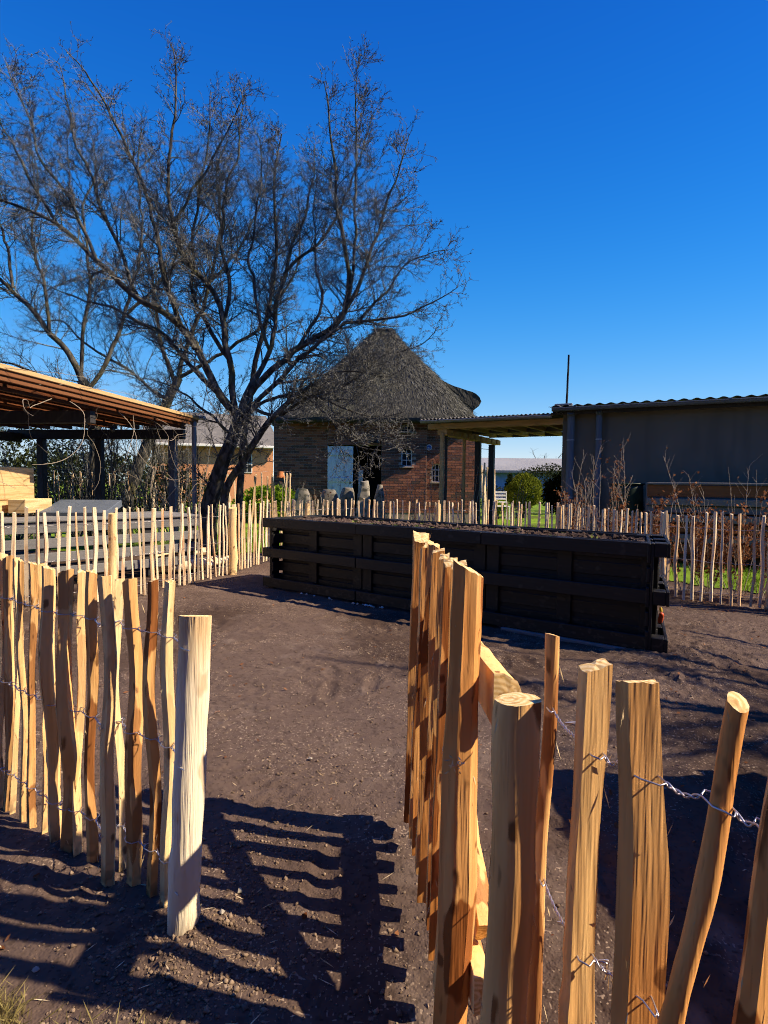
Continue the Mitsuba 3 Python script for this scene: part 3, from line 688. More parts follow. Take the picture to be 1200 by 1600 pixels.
f2 = thing('picket_fence', 'near picket fence right of the gate, with twisted wire, running out of the picture', 'fence')
pts = []
b, t, w = HINGE_POST
add_stake(f2, 'post', label='thick sawn gate post with a pale flat top', base=np.array(b) - [0, 0, 0.05], top=t, w=w * 1.02, d=w * 0.95, n=16, rng=np.random.default_rng(9), rings=34, wob=0.004, tilt=0.06, chop=0.008, taper=-0.03, tone=(0.52, 0.31))
spec = [dict(n=12, d=0.024, wob=0.006, chop=0.006, tone=(0.62, 0.2)), dict(n=4, d=0.030, wob=0.004, tone=(0.70, 0.5), twist=0.3, yaw=0.10, chop=0.010), dict(n=4, d=0.020, wob=0.006, tone=(0.40, 0.77), tilt=0.03, twist=0.1, yaw=-0.04, chop=0.008), dict(n=11, d=0.030, wob=0.008, chop=0.008, tone=(0.34, 0.9), tilt=0.3, knots=5), dict(n=5, d=0.028, wob=0.006, tone=(0.5, 0.4))]
for (b, t, w), sp in zip(RIGHT_STAKES, spec):
    add_stake(f2, 'picket', base=b, top=t, w=w * (1.12 if sp['n'] < 9 else 1.0), rng=r, face=np.pi / 4, rings=34, m=4, **{'chop': 0.006, 'yaw': -0.10, **sp})
    pts.append((np.array(b), np.array(t), sp['d'] / 2 + 0.0025, w / 2))
for b, t, w in (((0.415, 0.50, 0), (0.50, 0.50, 0.88), 0.035), ((0.45, 0.38, 0), (0.52, 0.38, 0.88), 0.04), ((0.50, 0.25, 0), (0.55, 0.26, 0.88), 0.035), ((0.54, 0.12, 0), (0.58, 0.13, 0.9), 0.04), ((0.6, 0.0, 0), (0.62, 0.0, 0.88), 0.035)):
    add_stake(f2, 'picket', base=b, top=t, w=w, d=0.026, n=5, rng=r, yaw=-0.3)
    pts.append((np.array(b), np.array(t), 0.015, w / 2))
nrm = unit([0.3, 0.95, 0])
for z in (0.755, 0.44, 0.15):
    wire(f2, [((q[0] + (q[1] - q[0]) * z / q[1][2]), *q[2:]) for q in pts], nrm, int(z * 100) + 7, kink=0.5)
# loose wire ends by the second stake and the gate post
mb = MB()
for c, n in (((0.325, 0.945, 0.73), 5), ((0.318, 0.935, 0.37), 4), ((0.33, 0.80, 0.42), 4), ((-0.0, 0, 0), 0)):
    for k in range(n):
        a = np.array(c)
        e = a + [r.uniform(0.01, 0.035), r.uniform(-0.01, 0.01), -r.uniform(0.02, 0.06)]
        mb.tube(spline([a, (a + e) / 2 + [0.012, 0, 0.006 + 0.004 * k], e], 8), 0.0013, 5)
mb.put(f'{f2}__wire_end', 'm_wire', smooth=True)

# the gate
g = thing('picket_gate', 'open picket gate seen edge on, upright stakes on half round rails beside the gate post', 'gate')
NG = 9
for k in range(NG):                                  # from the far end of the gate to the thick stake next to its post
    q = k / (NG - 1)
    y = 1.75 + (1.03 - 1.75) * q
    x0, x1 = 0.098 + 0.042 * q, 0.122 + 0.040 * q
    w = (0.050, 0.030, 0.028, 0.034, 0.030, 0.028, 0.034, 0.032, 0.066)[k]
    d = (0.080, 0.040, 0.048, 0.036, 0.044, 0.040, 0.048, 0.042, 0.055)[k]
    zb = 0.045 + 0.02 * float(r.random())
    tone = (0.36, 0.42, 0.20, 0.34, 0.26, 0.40, 0.22, 0.38, 0.30)[k]
    add_stake(g, 'picket', base=(x0 - 0.004 + 0.008 * float(r.random()), y, zb), top=(x1, y, 0.955 + 0.035 * float(r.random())), w=w, d=d, n=7 if k == 8 else 4, face=np.pi / 4, rng=r, yaw=-0.08, rings=34, m=4, chop=0.007, wob=0.004, tone=(tone, float(r.random())), tilt=0.22 if k == 8 else 0.18, tdir=math.pi if k == 8 else None)
GA, GB = np.array([0.176, 0.985]), np.array([0.135, 1.80])


def half_log(parent, name, a, b, rad, flat, tone, seed):
    """half round log from a to b, flat side towards `flat`."""
    rng = np.random.default_rng(seed)
    a, b = np.asarray(a, float), np.asarray(b, float)
    ax = unit(b - a)
    fl = unit(np.asarray(flat, float) - ax * (np.asarray(flat, float) @ ax))
    up = np.cross(ax, fl)
    th = np.linspace(np.pi / 2, 3 * np.pi / 2, 11)
    e = np.stack([np.cos(th), np.sin(th)], 1) * rad
    e = np.vstack([e, e[:1]])
    K = 16
    t = np.linspace(0, 1, K)
    P_ = a + (b - a) * t[:, None, None] + fl * e[None, :, :1] + up * e[None, :, 1:]
    P_ = P_ + (meshkit.fbm(P_ * np.array([40, 12, 40]), 3, seed)[..., None] - 0.5) * rad * 0.25
    mb = MB()
    gk = len(e)
    ii = (np.arange(K - 1)[:, None] * gk + np.arange(gk - 1)[None]).ravel()
    mb.add(P_.reshape(-1, 3), np.stack([ii, ii + gk, ii + gk + 1, ii + 1], 1), tone=tone)
    k = mb.put(f'{parent}__{name}', 'm_cleft', smooth=True)
    for end in (0, -1):
        ring = P_[end][:-1]
        j = np.arange(len(ring))
        MB().add(np.vstack([ring, ring.mean(0, keepdims=True)]), np.stack([j, (j + 1) % len(ring), 0 * j + len(ring)], 1), np.vstack([e[:-1], e[:-1].mean(0, keepdims=True)])).put(f'{k}__cut_end', 'm_endgrain')


half_log(g, 'rail', (0.208, 0.99, 0.752), (0.150, 1.80, 0.752), 0.052, (-1, 0, 0), (0.7, 0.4), 3)
half_log(g, 'rail', (0.182, 0.985, 0.180), (0.135, 1.80, 0.180), 0.040, (-1, 0, 0), (0.7, 0.6), 4)
half_log(g, 'brace', (0.196, 1.05, 0.25), (0.150, 1.74, 0.69), 0.040, (-1, 0, 0), (0.65, 0.5), 6)
mb = MB()
for z, y in ((0.75, 1.03), (0.43, 1.06), (0.19, 1.03)):
    for k in range(16):
        c = np.array([0.142 + r.normal(0, 0.008), y - 0.034 + r.normal(0, 0.004), z - 0.13 + r.normal(0, 0.010)])
        d = unit(r.normal(size=3)) * r.uniform(0.006, 0.018)
        mb.tube([c, c + d / 2 + [0, -0.003, 0], c + d], [0.0012, 0.0014, 0.0005], 4)
mb.put(f'{g}__splinter', 'm_straw', kind='stuff')


# lifted slivers of wood on the split stakes
for parent, stakes_ in ((f1, [(b, t, w) for b, t, w, _ in LEFT_STAKES]), (f2, RIGHT_STAKES + [HINGE_POST]), (g, [((0.10 + 0.005 * k, 1.75 - 0.09 * k, 0.06), (0.125 + 0.005 * k, 1.75 - 0.09 * k, 0.97), 0.04) for k in range(9)])):
    B_, T_ = [], []
    for b, t, w in stakes_:
        for _ in range(9):
            q = r.random()
            c = np.array(b) * (1 - q) + np.array(t) * q
            sx = r.choice([-1, 1])
            c = c + [sx * w * 0.48, -w * r.uniform(0.15, 0.42), 0]
            L = r.uniform(0.010, 0.035)
            B_.append(c)
            T_.append(c + np.array([sx * 0.25, -0.2, r.choice([-1, 1])]) * L)
    V, F, n = blades(B_, T_, 0.0022, r)
    MB().add(V, F, tones(n, 4, r)).put(f'{parent}__sliver', 'm_straw', kind='stuff')


# the long far fence
def walk(line, step, rng, jit=0.14):
    line = np.asarray(line, float)
    d = np.r_[0, np.cumsum(np.linalg.norm(np.diff(line, axis=0), axis=1))]
    s = np.arange(step / 2, d[-1], step)
    s = s + rng.uniform(-jit, jit, len(s)) * step
    x, y = np.interp(s, d, line[:, 0]), np.interp(s, d, line[:, 1])
    k = np.clip(np.searchsorted(d, s) - 1, 0, len(line) - 2)
    return np.stack([x, y], 1), unit(np.diff(line, axis=0))[k]


VAR = []
rv = np.random.default_rng(33)
for k in range(16):
    tone = (rv.random(), rv.random() * (0.8 if k < 12 else 1.0))
    mb, cap = stake((0, 0, 0), (0, 0, 1), 0.030, 0.022, (3, 4, 5, 4)[k % 4], rv, rings=14, m=2, wob=0.0065, chop=0.008, tone=tone, tilt=0.25)
    v, f, uv = cap.arrays()
    mb.add(v, f, tone=(min(1, tone[0] + 0.3), tone[1] * 0.5))
    VAR.append(mb.ply('m_farwood', smooth=True))
GREY = [k for k in range(16)]


def long_fence(parent, line, step, h, seed, zs, wires=True, lean=0.022):
    rng = np.random.default_rng(seed)
    P2, D2 = walk(line, step, rng)
    P3 = []
    for p, d in zip(P2, D2):
        H = h * rng.uniform(0.965, 1.03)
        z0 = rng.uniform(-0.01, 0.03)
        a = math.atan2(d[1], d[0]) + rng.normal(0, 0.5)
        s = rng.uniform(0.8, 1.25)
        M = rotz(a) @ np.diag([s, s, H - z0])
        M[0, 2] += rng.normal(0, lean) * H
        M[1, 2] += rng.normal(0, lean * 0.6) * H
        scene[numbered(f'{parent}__picket')] = {**VAR[int(rng.integers(16))], 'to_world': mat4(M, (p[0], p[1], z0))}
        P3.append((p, M[:2, 2]))
    if wires:
        for z in zs:
            mb = MB()
            q = np.array([[p[0] + m[0] * z, p[1] + m[1] * z, z * h + rng.normal(0, 0.004)] for p, m in P3])
            nn = np.array([[-d[1], d[0], 0] for d in D2])
            pts = []
            for i in range(len(q)):
                pts.append(q[i] + nn[i] * 0.016 * (-1 if i % 2 else 1))
                if i + 1 < len(q):
                    pts.append((q[i] + q[i + 1]) / 2 - [0, 0, 0.006])
            mb.tube(np.array(pts), 0.0016, 4)
            mb.put(f'{parent}__wire', 'm_wire', smooth=True)
    return P3


f3 = thing('picket_fence', 'long pale picket fence that encloses the bare soil behind the black raised bed', 'fence')
long_fence(f3, FAR_LINE, 0.080, 0.885, 41, (0.84, 0.47, 0.13))
for (x, y), w, h in (((-2.62, 5.22), 0.075, 0.84), ((-1.90, 6.80), 0.10, 0.83), ((-1.2, 8.45), 0.07, 0.84), ((0.86, 8.72), 0.075, 0.84), ((2.49, 7.72), 0.08, 0.85), ((2.97, 5.75), 0.06, 0.86), ((3.62, 5.06), 0.07, 0.86)):
    add_stake(f3, 'post', base=(x, y, -0.05), top=(x + 0.01, y, h), w=w, d=w * 0.85, n=13, rng=r, rings=12, chop=0.007, wob=0.006, tone=(0.85, r.random()), tilt=0.12)


# ------------------------------------------------------------------ black pallet bed
def pallet(parent, O, ux, out, L, Hh, seed, tops=True):
    """A pallet standing on its long edge: O = lower outer corner, ux along it, out = outward horizontal normal (runners outside)."""
    rng = np.random.default_rng(seed)
    ux, out = unit(np.array([*ux, 0.0])), unit(np.array([*out, 0.0]))
    up = np.array([0, 0, 1.0])
    M = np.stack([ux, out, up], 1)
    if np.linalg.det(M) < 0:
        M = np.stack([-ux, out, up], 1)
    O = np.array([O[0], O[1], 0.02])
    k = numbered(f'{parent}__pallet')

    def piece(name, s, o, z, size):
        c = O + ux * s + out * o + up * z
        MB().box(size, c + rng.normal(0, 0.0015, 3), M @ rotz(rng.normal(0, 0.003)), 0.004).put(f'{k}__{name}', 'm_blackwood')

    zr = (0.052, Hh / 2, Hh - 0.05)
    for j, z in enumerate(zr):
        piece('runner_board', L / 2, -0.011, z, (L - 0.006, 0.022, 0.100))
        for s in (0.06, L / 2, L - 0.06):
            piece('block', s, -0.062, z, (0.11, 0.078, 0.096))
    for s in (0.06, L / 2, L - 0.06):
        piece('cross_board', s, -0.112, Hh / 2, (0.11, 0.02, Hh - 0.004))
    w = (0.14, 0.105, 0.14, 0.105, 0.14)
    gap = (Hh - sum(w)) / 4
    z = 0
    for j, ww in enumerate(w):
        piece('deck_board', L / 2, -0.134, z + ww / 2, (L - 0.006, 0.022, ww - 0.004))
        z += ww + gap


A, B = np.array([-1.325, 5.917]), np.array([1.85, 3.66])
u = unit(B - A)
nb = np.array([-u[1], u[0]])
bed = thing('raised_bed', 'long raised garden bed of black stained pallets standing on edge, filled with soil', 'raised bed')
Lp = np.linalg.norm(B - A) / 3
W = 0.95
er = unit(np.array([0.42, 0.91]))
BR = B + er * 0.80
for k in range(3):
    pallet(bed, A + u * Lp * k, u, -nb, Lp, 0.745, 60 + k)
AL, = (A + nb * W,)
ub = unit(BR - AL)
Lb = np.linalg.norm(BR - AL) / 3
for k in range(3):
    pallet(bed, AL + ub * Lb * k, ub, np.array([-ub[1], ub[0]]), Lb, 0.745, 70 + k)
pallet(bed, A + u * 0.0 + nb * 0.02 - u * 0.0, nb, -u, W - 0.04, 0.745, 80)
pallet(bed, B + u * 0.085, er, np.array([er[1], -er[0]]), 0.80, 0.75, 81)
# inner lining and the soil of the bed
inner = [A + u * 0.16 + nb * 0.15, B - u * 0.07 + nb * 0.13, BR - u * 0.07 - nb * 0.14, AL + u * 0.16 - nb * 0.15]
mb = MB()
for k in range(4):
    a, b = inner[k], inner[(k + 1) % 4]
    c = (a + b) / 2
    mb.box((np.linalg.norm(b - a), 0.006, 0.70), (*c, 0.37), frame((*(b - a), 0)), 0.001)
mb.put(f'{bed}__liner', 'm_dark')
N1, N2 = 90, 26
s, t = np.meshgrid(np.linspace(0, 1, N1), np.linspace(0, 1, N2))
q = (inner[0] * (1 - s[..., None]) + inner[1] * s[..., None]) * (1 - t[..., None]) + (inner[3] * (1 - s[..., None]) + inner[2] * s[..., None]) * t[..., None]
z = 0.70 + 0.05 * (meshkit.fbm(np.stack([q[..., 0] * 7, q[..., 1] * 7, 0 * s], -1), 4, 3) - 0.5) + 0.02 * (meshkit.noise(np.stack([q[..., 0] * 30, q[..., 1] * 30, 0 * s], -1), 4) - 0.5) + 0.05 * np.sin(np.pi * t)
i = (np.arange(N2 - 1)[:, None] * N1 + np.arange(N1 - 1)[None]).ravel()
mb = MB().add(np.concatenate([q, z[..., None]], -1).reshape(-1, 3), np.stack([i, i + 1, i + N1 + 1, i + N1], 1), tone=(0.3, 0.3))
n = 1600
a, b = r.random(n), r.random(n)
c = (inner[0] * (1 - a[:, None]) + inner[1] * a[:, None]) * (1 - b[:, None]) + (inner[3] * (1 - a[:, None]) + inner[2] * a[:, None]) * b[:, None]
rad = np.minimum(r.exponential(0.008, n) + 0.004, 0.03)
V, F, n = lumps(np.c_[c, 0.705 + 0.05 * np.sin(np.pi * b) + rad * 0.3], rad, r)
mb.add(V, F, tones(n, 6, r))
mb.put(f'{bed}__bed_soil', 'm_soil', kind='stuff')
# seedlings in two rows: things, one per plant
for k in range(22):
    a, b = 0.16 + 0.80 * (k // 2 + r.uniform(-0.3, 0.3)) / 11, (0.28, 0.66)[k % 2] + r.uniform(-0.12, 0.12)
    c = (inner[0] * (1 - a) + inner[1] * a) * (1 - b) + (inner[3] * (1 - a) + inner[2] * a) * b
    m = int(r.integers(7, 15))
    az, ln, ele = r.random(m) * 6.28, r.uniform(0.02, 0.05, m), r.uniform(0.25, 1.1, m)
    o = np.tile([*c, 0.735], (m, 1)) + r.normal(0, 0.012, (m, 3)) * [1, 1, 0.2]
    tip = o + np.stack([np.cos(az) * np.cos(ele) * ln, np.sin(az) * np.cos(ele) * ln, np.sin(ele) * ln], 1)
    V, F, m = blades(o, tip, ln * 0.55, r)
    MB().add(V, F, np.repeat(np.stack([r.random(m), r.random(m)], 1), 4, axis=0)).put('seedling', 'm_seedling', label='small pale green seedling growing in the soil of the black raised bed', cat='plant', group='seedlings in the black raised bed')
# white pebbles and squared timber at the foot of the bed
c = np.array([A + u * s_ - nb * 0.03 for s_ in (0.62, 0.66, 0.78, 0.98, 1.02, 1.30, 1.33, 1.37, 1.40, 1.44, 1.48, 1.52, 1.56, 1.60, 1.64)]) + r.normal(0, 0.012, (15, 2))
for k, p in enumerate(c):
    V, F, n = lumps([(p[0], p[1], 0.012)], [r.uniform(0.010, 0.022)], r)
    MB().add(V, F, tone=(1.0, 0.9)).put('white_pebble', 'm_white', label='white pebble in the row along the foot of the black raised bed', cat='stone', group='white pebbles along the raised bed')
mb = MB().box((1.1, 0.05, 0.026), (*(B - u * 0.55 - nb * 0.005), 0.006), frame((*u, 0)), 0.004)
mb.put('timber', 'm_greywood', label='squared timber lying under the right end of the black raised bed', cat='timber')
pp = B + er * 0.30 + u * 0.05
mb = MB()
V = trimesh.creation.capsule(height=0.05, radius=0.018, count=[10, 10])
mb.add(np.array(V.vertices) @ np.array([[1, 0, 0], [0, 0.95, 0.3], [0, -0.3, 0.95]]) + [*pp, 0.20], V.faces)
k = mb.put('water_nozzle', 'm_redplastic', smooth=True, label='small red plastic nozzle lying in the end pallet of the black raised bed', cat='nozzle')
MB().tube([(*pp, 0.245), (pp[0], pp[1] + 0.01, 0.275)], [0.012, 0.010], 8).put(f'{k}__tip', 'm_yellow', smooth=True)

# a second bed of the same pallets to the right, outside the picture: it shades the soil in the lower right
bed2 = thing('raised_bed', 'second black pallet bed out of the picture to the right, casting the broad shadow', 'raised bed')
for k in range(2):
    pallet(bed2, (1.56, 0.62 + 0.02 - 1.33 * (k - 0)), (0, 1), (-1, 0), 1.33, 0.80, 90 + k)
    pallet(bed2, (2.36, 0.62 + 0.02 - 1.33 * (k - 0)), (0, 1), (1, 0), 1.33, 0.80, 94 + k)
MB().box((0.78, 2.64, 0.62), (1.96, 0.64, 0.33), None, 0.01).put(f'{bed2}__bed_soil', 'm_soil')


# ------------------------------------------------------------------ bare trees
def sprout(P, R, rng, step, len_lo, len_hi, ang, up, K, start=0.12, r_k=0.55, rmin=0.0016, end_f=0.35, wob=0.25, rmax=9):
    N, KP = P.shape[:2]
    sg = np.linalg.norm(np.diff(P, axis=1), axis=2)
    L = sg.sum(1)
    cnt = np.maximum(1, np.round(L * (1 - start) / step * rng.uniform(0.8, 1.2, N))).astype(int)
    par = np.repeat(np.arange(N), cnt)
    t = start + (1 - start) * rng.random(len(par)) ** 0.9
    x = t * (KP - 1)
    k = np.minimum(x.astype(int), KP - 2)
    fr = (x - k)[:, None]
    p = P[par, k] * (1 - fr) + P[par, k + 1] * fr
    tan = unit(P[par, k + 1] - P[par, k])
    rad = R[par, k] * (1 - fr[:, 0]) + R[par, k + 1] * fr[:, 0]
    n = len(par)
    perp = unit(np.cross(tan, rng.normal(size=(n, 3))))
    a = np.radians(rng.uniform(*ang, n))[:, None]
    d = unit(np.cos(a) * tan + np.sin(a) * perp + np.array([0, 0, 1]) * up * rng.uniform(0.2, 1.2, (n, 1)))
    ln = rng.uniform(len_lo, len_hi, n) * (1 - (1 - end_f) * t)
    pts = [p]
    for j in range(K - 1):
        d = unit(d + np.array([0, 0, 1]) * up * 0.35 / K * 2 + rng.normal(0, wob, (n, 3)) / math.sqrt(K))
        pts.append(pts[-1] + d * (ln / (K - 1))[:, None])
    Q = np.stack(pts, 1)
    r0 = np.clip(rad * r_k, rmin, rmax)
    return Q, np.maximum(r0[:, None] * np.linspace(1, 0.35, K)[None], rmin * 0.5)


def make_tree(name, label, limbs, seed, stems, dens=1.0, b_len=(0.5, 1.25), tw=(0.18, 0.5), group=None, twigmat='m_twig', rtw=0.0037, spurs=True, rs=1.0):
    rng = np.random.default_rng(seed)
    tr = thing(name, label, 'tree', group)
    Ps, Rs = [], []
    for k, (pts, r0, r1) in enumerate(limbs):
        K = 28
        Pl = spline(pts, K)
        if k >= stems:
            Pl = spline(pts, 40)[:39]
            Pl = np.stack([np.interp(np.linspace(0, 38, K), np.arange(39), Pl[:, j]) for j in range(3)], 1)
        L = np.linalg.norm(np.diff(Pl, axis=0), axis=1).sum()
        wob = (meshkit.fbm(np.stack([Pl * 1.7 + k * 7, Pl * 1.7 + 31 + k * 3, Pl * 1.7 + 57], 1), 3, k) - 0.5)
        e = np.sin(np.pi * np.linspace(0, 1, K))[:, None] ** 0.5
        Pl = Pl + wob * 0.22 * e * (1 if k >= stems else 0.35)
        tt = np.linspace(0, 1, K)
        Rl = (0.74 if name == 'bare_tree' else 0.84) * rs * r0 * (1 - tt) ** 0.85 + r1 * 0.8
        if k < stems:
            Rl = Rl * (1 + 0.25 * np.exp(-tt * 9))
            s = 12
            V, F = tubes(Pl[None], Rl[None], s)
            c = np.repeat(Pl, s, axis=0)
            V = c + (V - c) * (0.86 + 0.3 * meshkit.fbm(V * np.array([14, 14, 5]), 3, k))[:, None]
            MB().add(V, F).put(f'{tr}__trunk', 'm_bark', smooth=True)
        else:
            s = 8
            V, F = tubes(Pl[None], Rl[None], s)
            c = np.repeat(Pl, s, axis=0)
            V = c + (V - c) * (0.86 + 0.3 * meshkit.fbm(V * np.array([18, 18, 8]), 3, k))[:, None]
            MB().add(V, F).put(f'{tr}__limb', 'm_bark', smooth=True)
        a0 = 14 if k < stems else 4
        q = np.linspace(a0, K - 1, 14)
        Ps.append(np.stack([np.interp(q, np.arange(K), Pl[:, j]) for j in range(3)], 1))
        Rs.append(np.interp(q, np.arange(K), Rl))
    Ps, Rs = np.array(Ps), np.array(Rs)
    B1, R1 = sprout(Ps, Rs, rng, 0.105 / dens, *b_len, (30, 72), 0.15, 9, start=0.02, r_k=0.42, rmin=0.0045, end_f=0.22, wob=0.34, rmax=0.013)
    B2, R2 = sprout(B1, R1, rng, 0.074 / dens, *tw, (28, 65), 0.2, 5, start=0.08, r_k=0.6, rmin=rtw, end_f=0.5, wob=0.26, rmax=0.006)
    B3, R3 = sprout(np.concatenate([B2, ]), R2, rng, 0.100 / dens, 0.06, 0.22, (30, 65), 0.15, 3, start=0.08, r_k=0.8, rmin=rtw * 0.85, end_f=0.6, wob=0.25, rmax=0.0045)
    mb = MB()
    for P_, R_, s in ((B1, R1, 4), (B2, R2, 3), (B3, R3, 3)):
        V, F = tubes(P_, R_, s)
        mb.add(V, F, np.repeat(rng.random((len(P_), 2)), P_.shape[1] * s, axis=0))
    if spurs:
        src = np.concatenate([B3, B2[:, [0, 2, 4]]])
        S, RS = sprout(src, np.full(src.shape[:2], rtw), rng, 0.062, 0.016, 0.045, (35, 75), 0.2, 2, start=0.1, r_k=1.0, rmin=rtw, end_f=0.9)
        RS = RS * np.array([[0.8, 2.4]])
        V, F = tubes(S, RS, 3)
        mb.add(V, F, np.repeat(rng.random((len(S), 2)), 6, axis=0))
    mb.put(f'{tr}__twigs', twigmat, kind='stuff')
    return tr, sum(len(f) for f in mb.f)


t1 = make_tree('bare_tree', 'big spreading bare fruit tree with several stems just behind the far fence', MAIN_TREE, 5, 3, dens=1.2)
t2 = make_tree('bare_tree', 'bare tree with a dark trunk behind the pavilion roof, limb leaning to the left', BACK_TREE, 6, 1, b_len=(0.6, 1.5), tw=(0.25, 0.6), spurs=False, rtw=0.0040, dens=1.2, rs=0.68)
t3 = make_tree('bare_tree', 'bare tree with a leaning trunk seen through the pavilion posts', THIRD_TREE, 7, 1, b_len=(0.6, 1.5), tw=(0.25, 0.6), spurs=False, rtw=0.0040, dens=1.2, rs=0.68)
OUT = [([(6.1, 1.35, -0.1), (6.12, 1.4, 1.2), (6.0, 1.5, 2.2)], 0.13, 0.09), ([(6.0, 1.5, 2.2), (5.7, 1.9, 3.0), (5.3, 2.3, 3.9), (5.0, 2.5, 4.8)], 0.06, 0.012), ([(6.0, 1.5, 2.2), (6.1, 2.2, 3.1), (6.2, 2.9, 4.0), (6.3, 3.4, 4.7)], 0.055, 0.012),
       ([(6.0, 1.5, 2.2), (6.5, 1.2, 3.2), (6.8, 1.3, 4.3), (6.9, 1.5, 5.2)], 0.06, 0.012), ([(5.7, 1.9, 3.0), (5.4, 1.5, 3.4), (5.0, 1.2, 3.8)], 0.035, 0.008), ([(6.1, 2.2, 3.1), (5.6, 2.6, 3.5), (5.1, 3.1, 3.8)], 0.03, 0.008), ([(6.12, 1.4, 1.5), (5.6, 2.2, 2.0), (5.0, 3.2, 2.6)], 0.045, 0.02), ([(6.12, 1.4, 1.6), (5.2, 2.0, 2.5), (4.4, 2.2, 3.1)], 0.045, 0.02), ([(6.1, 1.4, 1.3), (5.4, 2.9, 1.7), (4.9, 3.9, 2.2)], 0.045, 0.018)]
make_tree('bare_tree', 'bare tree out of the picture to the right, its branches shading the soil', OUT, 8, 1, dens=0.7, spurs=False)
print('twig triangles', t1[1], t2[1], t3[1])
# ------------------------------------------------------------------ thatched brick house
from shapely.geometry import Polygon, box as sbox, Point
from shapely.ops import unary_union


def arch(x0, x1, z0, z1):
    rr = (x1 - x0) / 2
    return unary_union([sbox(x0, z0, x1, z1 - rr), Point((x0 + x1) / 2, z1 - rr).buffer(rr, 12)])


def wall_panel(poly, y, depth):
    """vertical panel in the xz plane whose face is at y."""
    m = trimesh.creation.extrude_polygon(poly, depth, engine='earcut')
    v = np.array(m.vertices)
    return np.stack([v[:, 0], y + v[:, 2], v[:, 1]], 1), np.array(m.faces)[:, ::-1]


house = thing('thatched_house', 'brick house with a tall dark thatched hip roof and a pale blue door', 'house')
rb = np.random.default_rng(77)
W1 = arch(0.49, 0.80, 1.66, 2.22)
W2 = arch(1.40, 1.72, 1.22, 1.76)
W3 = arch(0.46, 0.86, 2.58, 2.90).intersection(sbox(0, 2.66, 2, 3))
left = sbox(-3.24, -0.1, -1.66, 3.08)
lintel = sbox(-1.66, 2.28, -0.09, 3.08)
right = sbox(-0.09, -0.1, 1.23, 3.08).difference(unary_union([W1, W3]))
east = sbox(1.23, -0.1, 2.78, 3.08).difference(W2)
panels = [(left, 16.0), (lintel, 16.0), (right, 15.9), (east, 16.15)]
mb = MB()
for poly, y in panels:
    for gpoly in getattr(poly, 'geoms', [poly]):
        mb.add(*wall_panel(gpoly, y, 0.28))
mb.box((0.28, 3.2, 3.15), (-3.10, 17.88, 1.47), None, 0.01)
mb.box((0.28, 3.2, 3.15), (2.64, 18.03, 1.47), None, 0.01)
mb.put(f'{house}__wall', 'm_mortar')
# bricks, one by one
BV = []
for k in range(10):
    t = (rb.uniform(0.1, 1.0), (0.3, 0.5, 0.6, 0.8, 0.2, 0.95, 0.4, 0.7, 0.3, 0.55)[k])
    m = trimesh.creation.box((1, 0.02, 1))
    BV.append((MB().add(np.array(m.vertices), np.array(m.faces), tone=t).ply('m_brick'), np.array(m.vertices), np.array(m.faces), t))
single, rest = [], MB()
for poly, y in panels:
    x0, z0, x1, z1 = poly.bounds
    for row in range(int((z1 - max(z0, 0.3)) / 0.078)):
        z = max(z0, 0.3) + 0.04 + row * 0.078
        x = x0 - (0.125 if row % 2 else 0)
        while x < x1:
            a, b_ = max(x, x0) + 0.006, min(x + 0.25, x1) - 0.006
            x += 0.25
            if b_ - a < 0.05:
                continue
            rc = sbox(a, z - 0.032, b_, z + 0.032)
            c = rc.intersection(poly.buffer(-0.008))
            if c.area < 0.45 * rc.area:
                continue
            a, zl, b_, zh = c.bounds
            p = np.array([(a + b_) / 2, y - rb.uniform(-0.003, 0.004), (zl + zh) / 2])
            sc = np.array([b_ - a, 1.0, zh - zl])
            k = int(rb.integers(10))
            if 0.0 < p[0] < 2.0 and 1.05 < p[2] < 2.3 and len(single) < 300:
                single.append(1)
                scene[numbered(f'{house}__wall__brick')] = {**BV[k][0], 'to_world': T().translate(p.tolist()).scale(sc.tolist())}
            else:
                rest.add(BV[k][1] * sc + p, BV[k][2], tone=BV[k][3])
rest.put(f'{house}__wall__brick_course', 'm_brick', kind='stuff')


def arch_window(parent, poly, y, bars, frame_mat='m_white'):
    x0, z0, x1, z1 = poly.bounds
    w = MB()
    w.add(*wall_panel(poly.difference(poly.buffer(-0.028)), y + 0.05, 0.05))
    for bx in np.linspace(x0, x1, bars + 2)[1:-1]:
        w.box((0.018, 0.03, z1 - z0 - 0.02), (bx, y + 0.075, (z0 + z1) / 2), None, 0.003)
    for bz in np.linspace(z0, z1, 4)[1:-1]:
        w.box((x1 - x0 - 0.02, 0.028, 0.018), ((x0 + x1) / 2, y + 0.076, bz), None, 0.003)
    k = w.put(f'{parent}__window', frame_mat)
    MB().add(*wall_panel(poly.buffer(-0.01), y + 0.09, 0.006)).put(f'{k}__pane', 'm_glass')
    # brick arch over it
    xc, rr = (x0 + x1) / 2, (x1 - x0) / 2
    m = MB()
    for j, an in enumerate(np.linspace(0.12, np.pi - 0.12, 9)):
        c, s_ = math.cos(an), math.sin(an)
        M = np.array([[c, 0, -s_], [0, 1, 0], [s_, 0, c]])
        m.box((0.11, 0.02, 0.065), (xc + c * (rr + 0.065), y - 0.014, z1 - rr + s_ * (rr + 0.065)), M, 0.004)
    m.put(f'{k}__brick_arch', 'm_brick')
    MB().box((x1 - x0 + 0.10, 0.09, 0.045), (xc, y - 0.012, z0 - 0.02), None, 0.006).put(f'{k}__sill', 'm_mortar')


arch_window(house, W1, 15.9, 1)
arch_window(house, W2, 16.15, 2)
arch_window(house, W3, 15.9, 3)
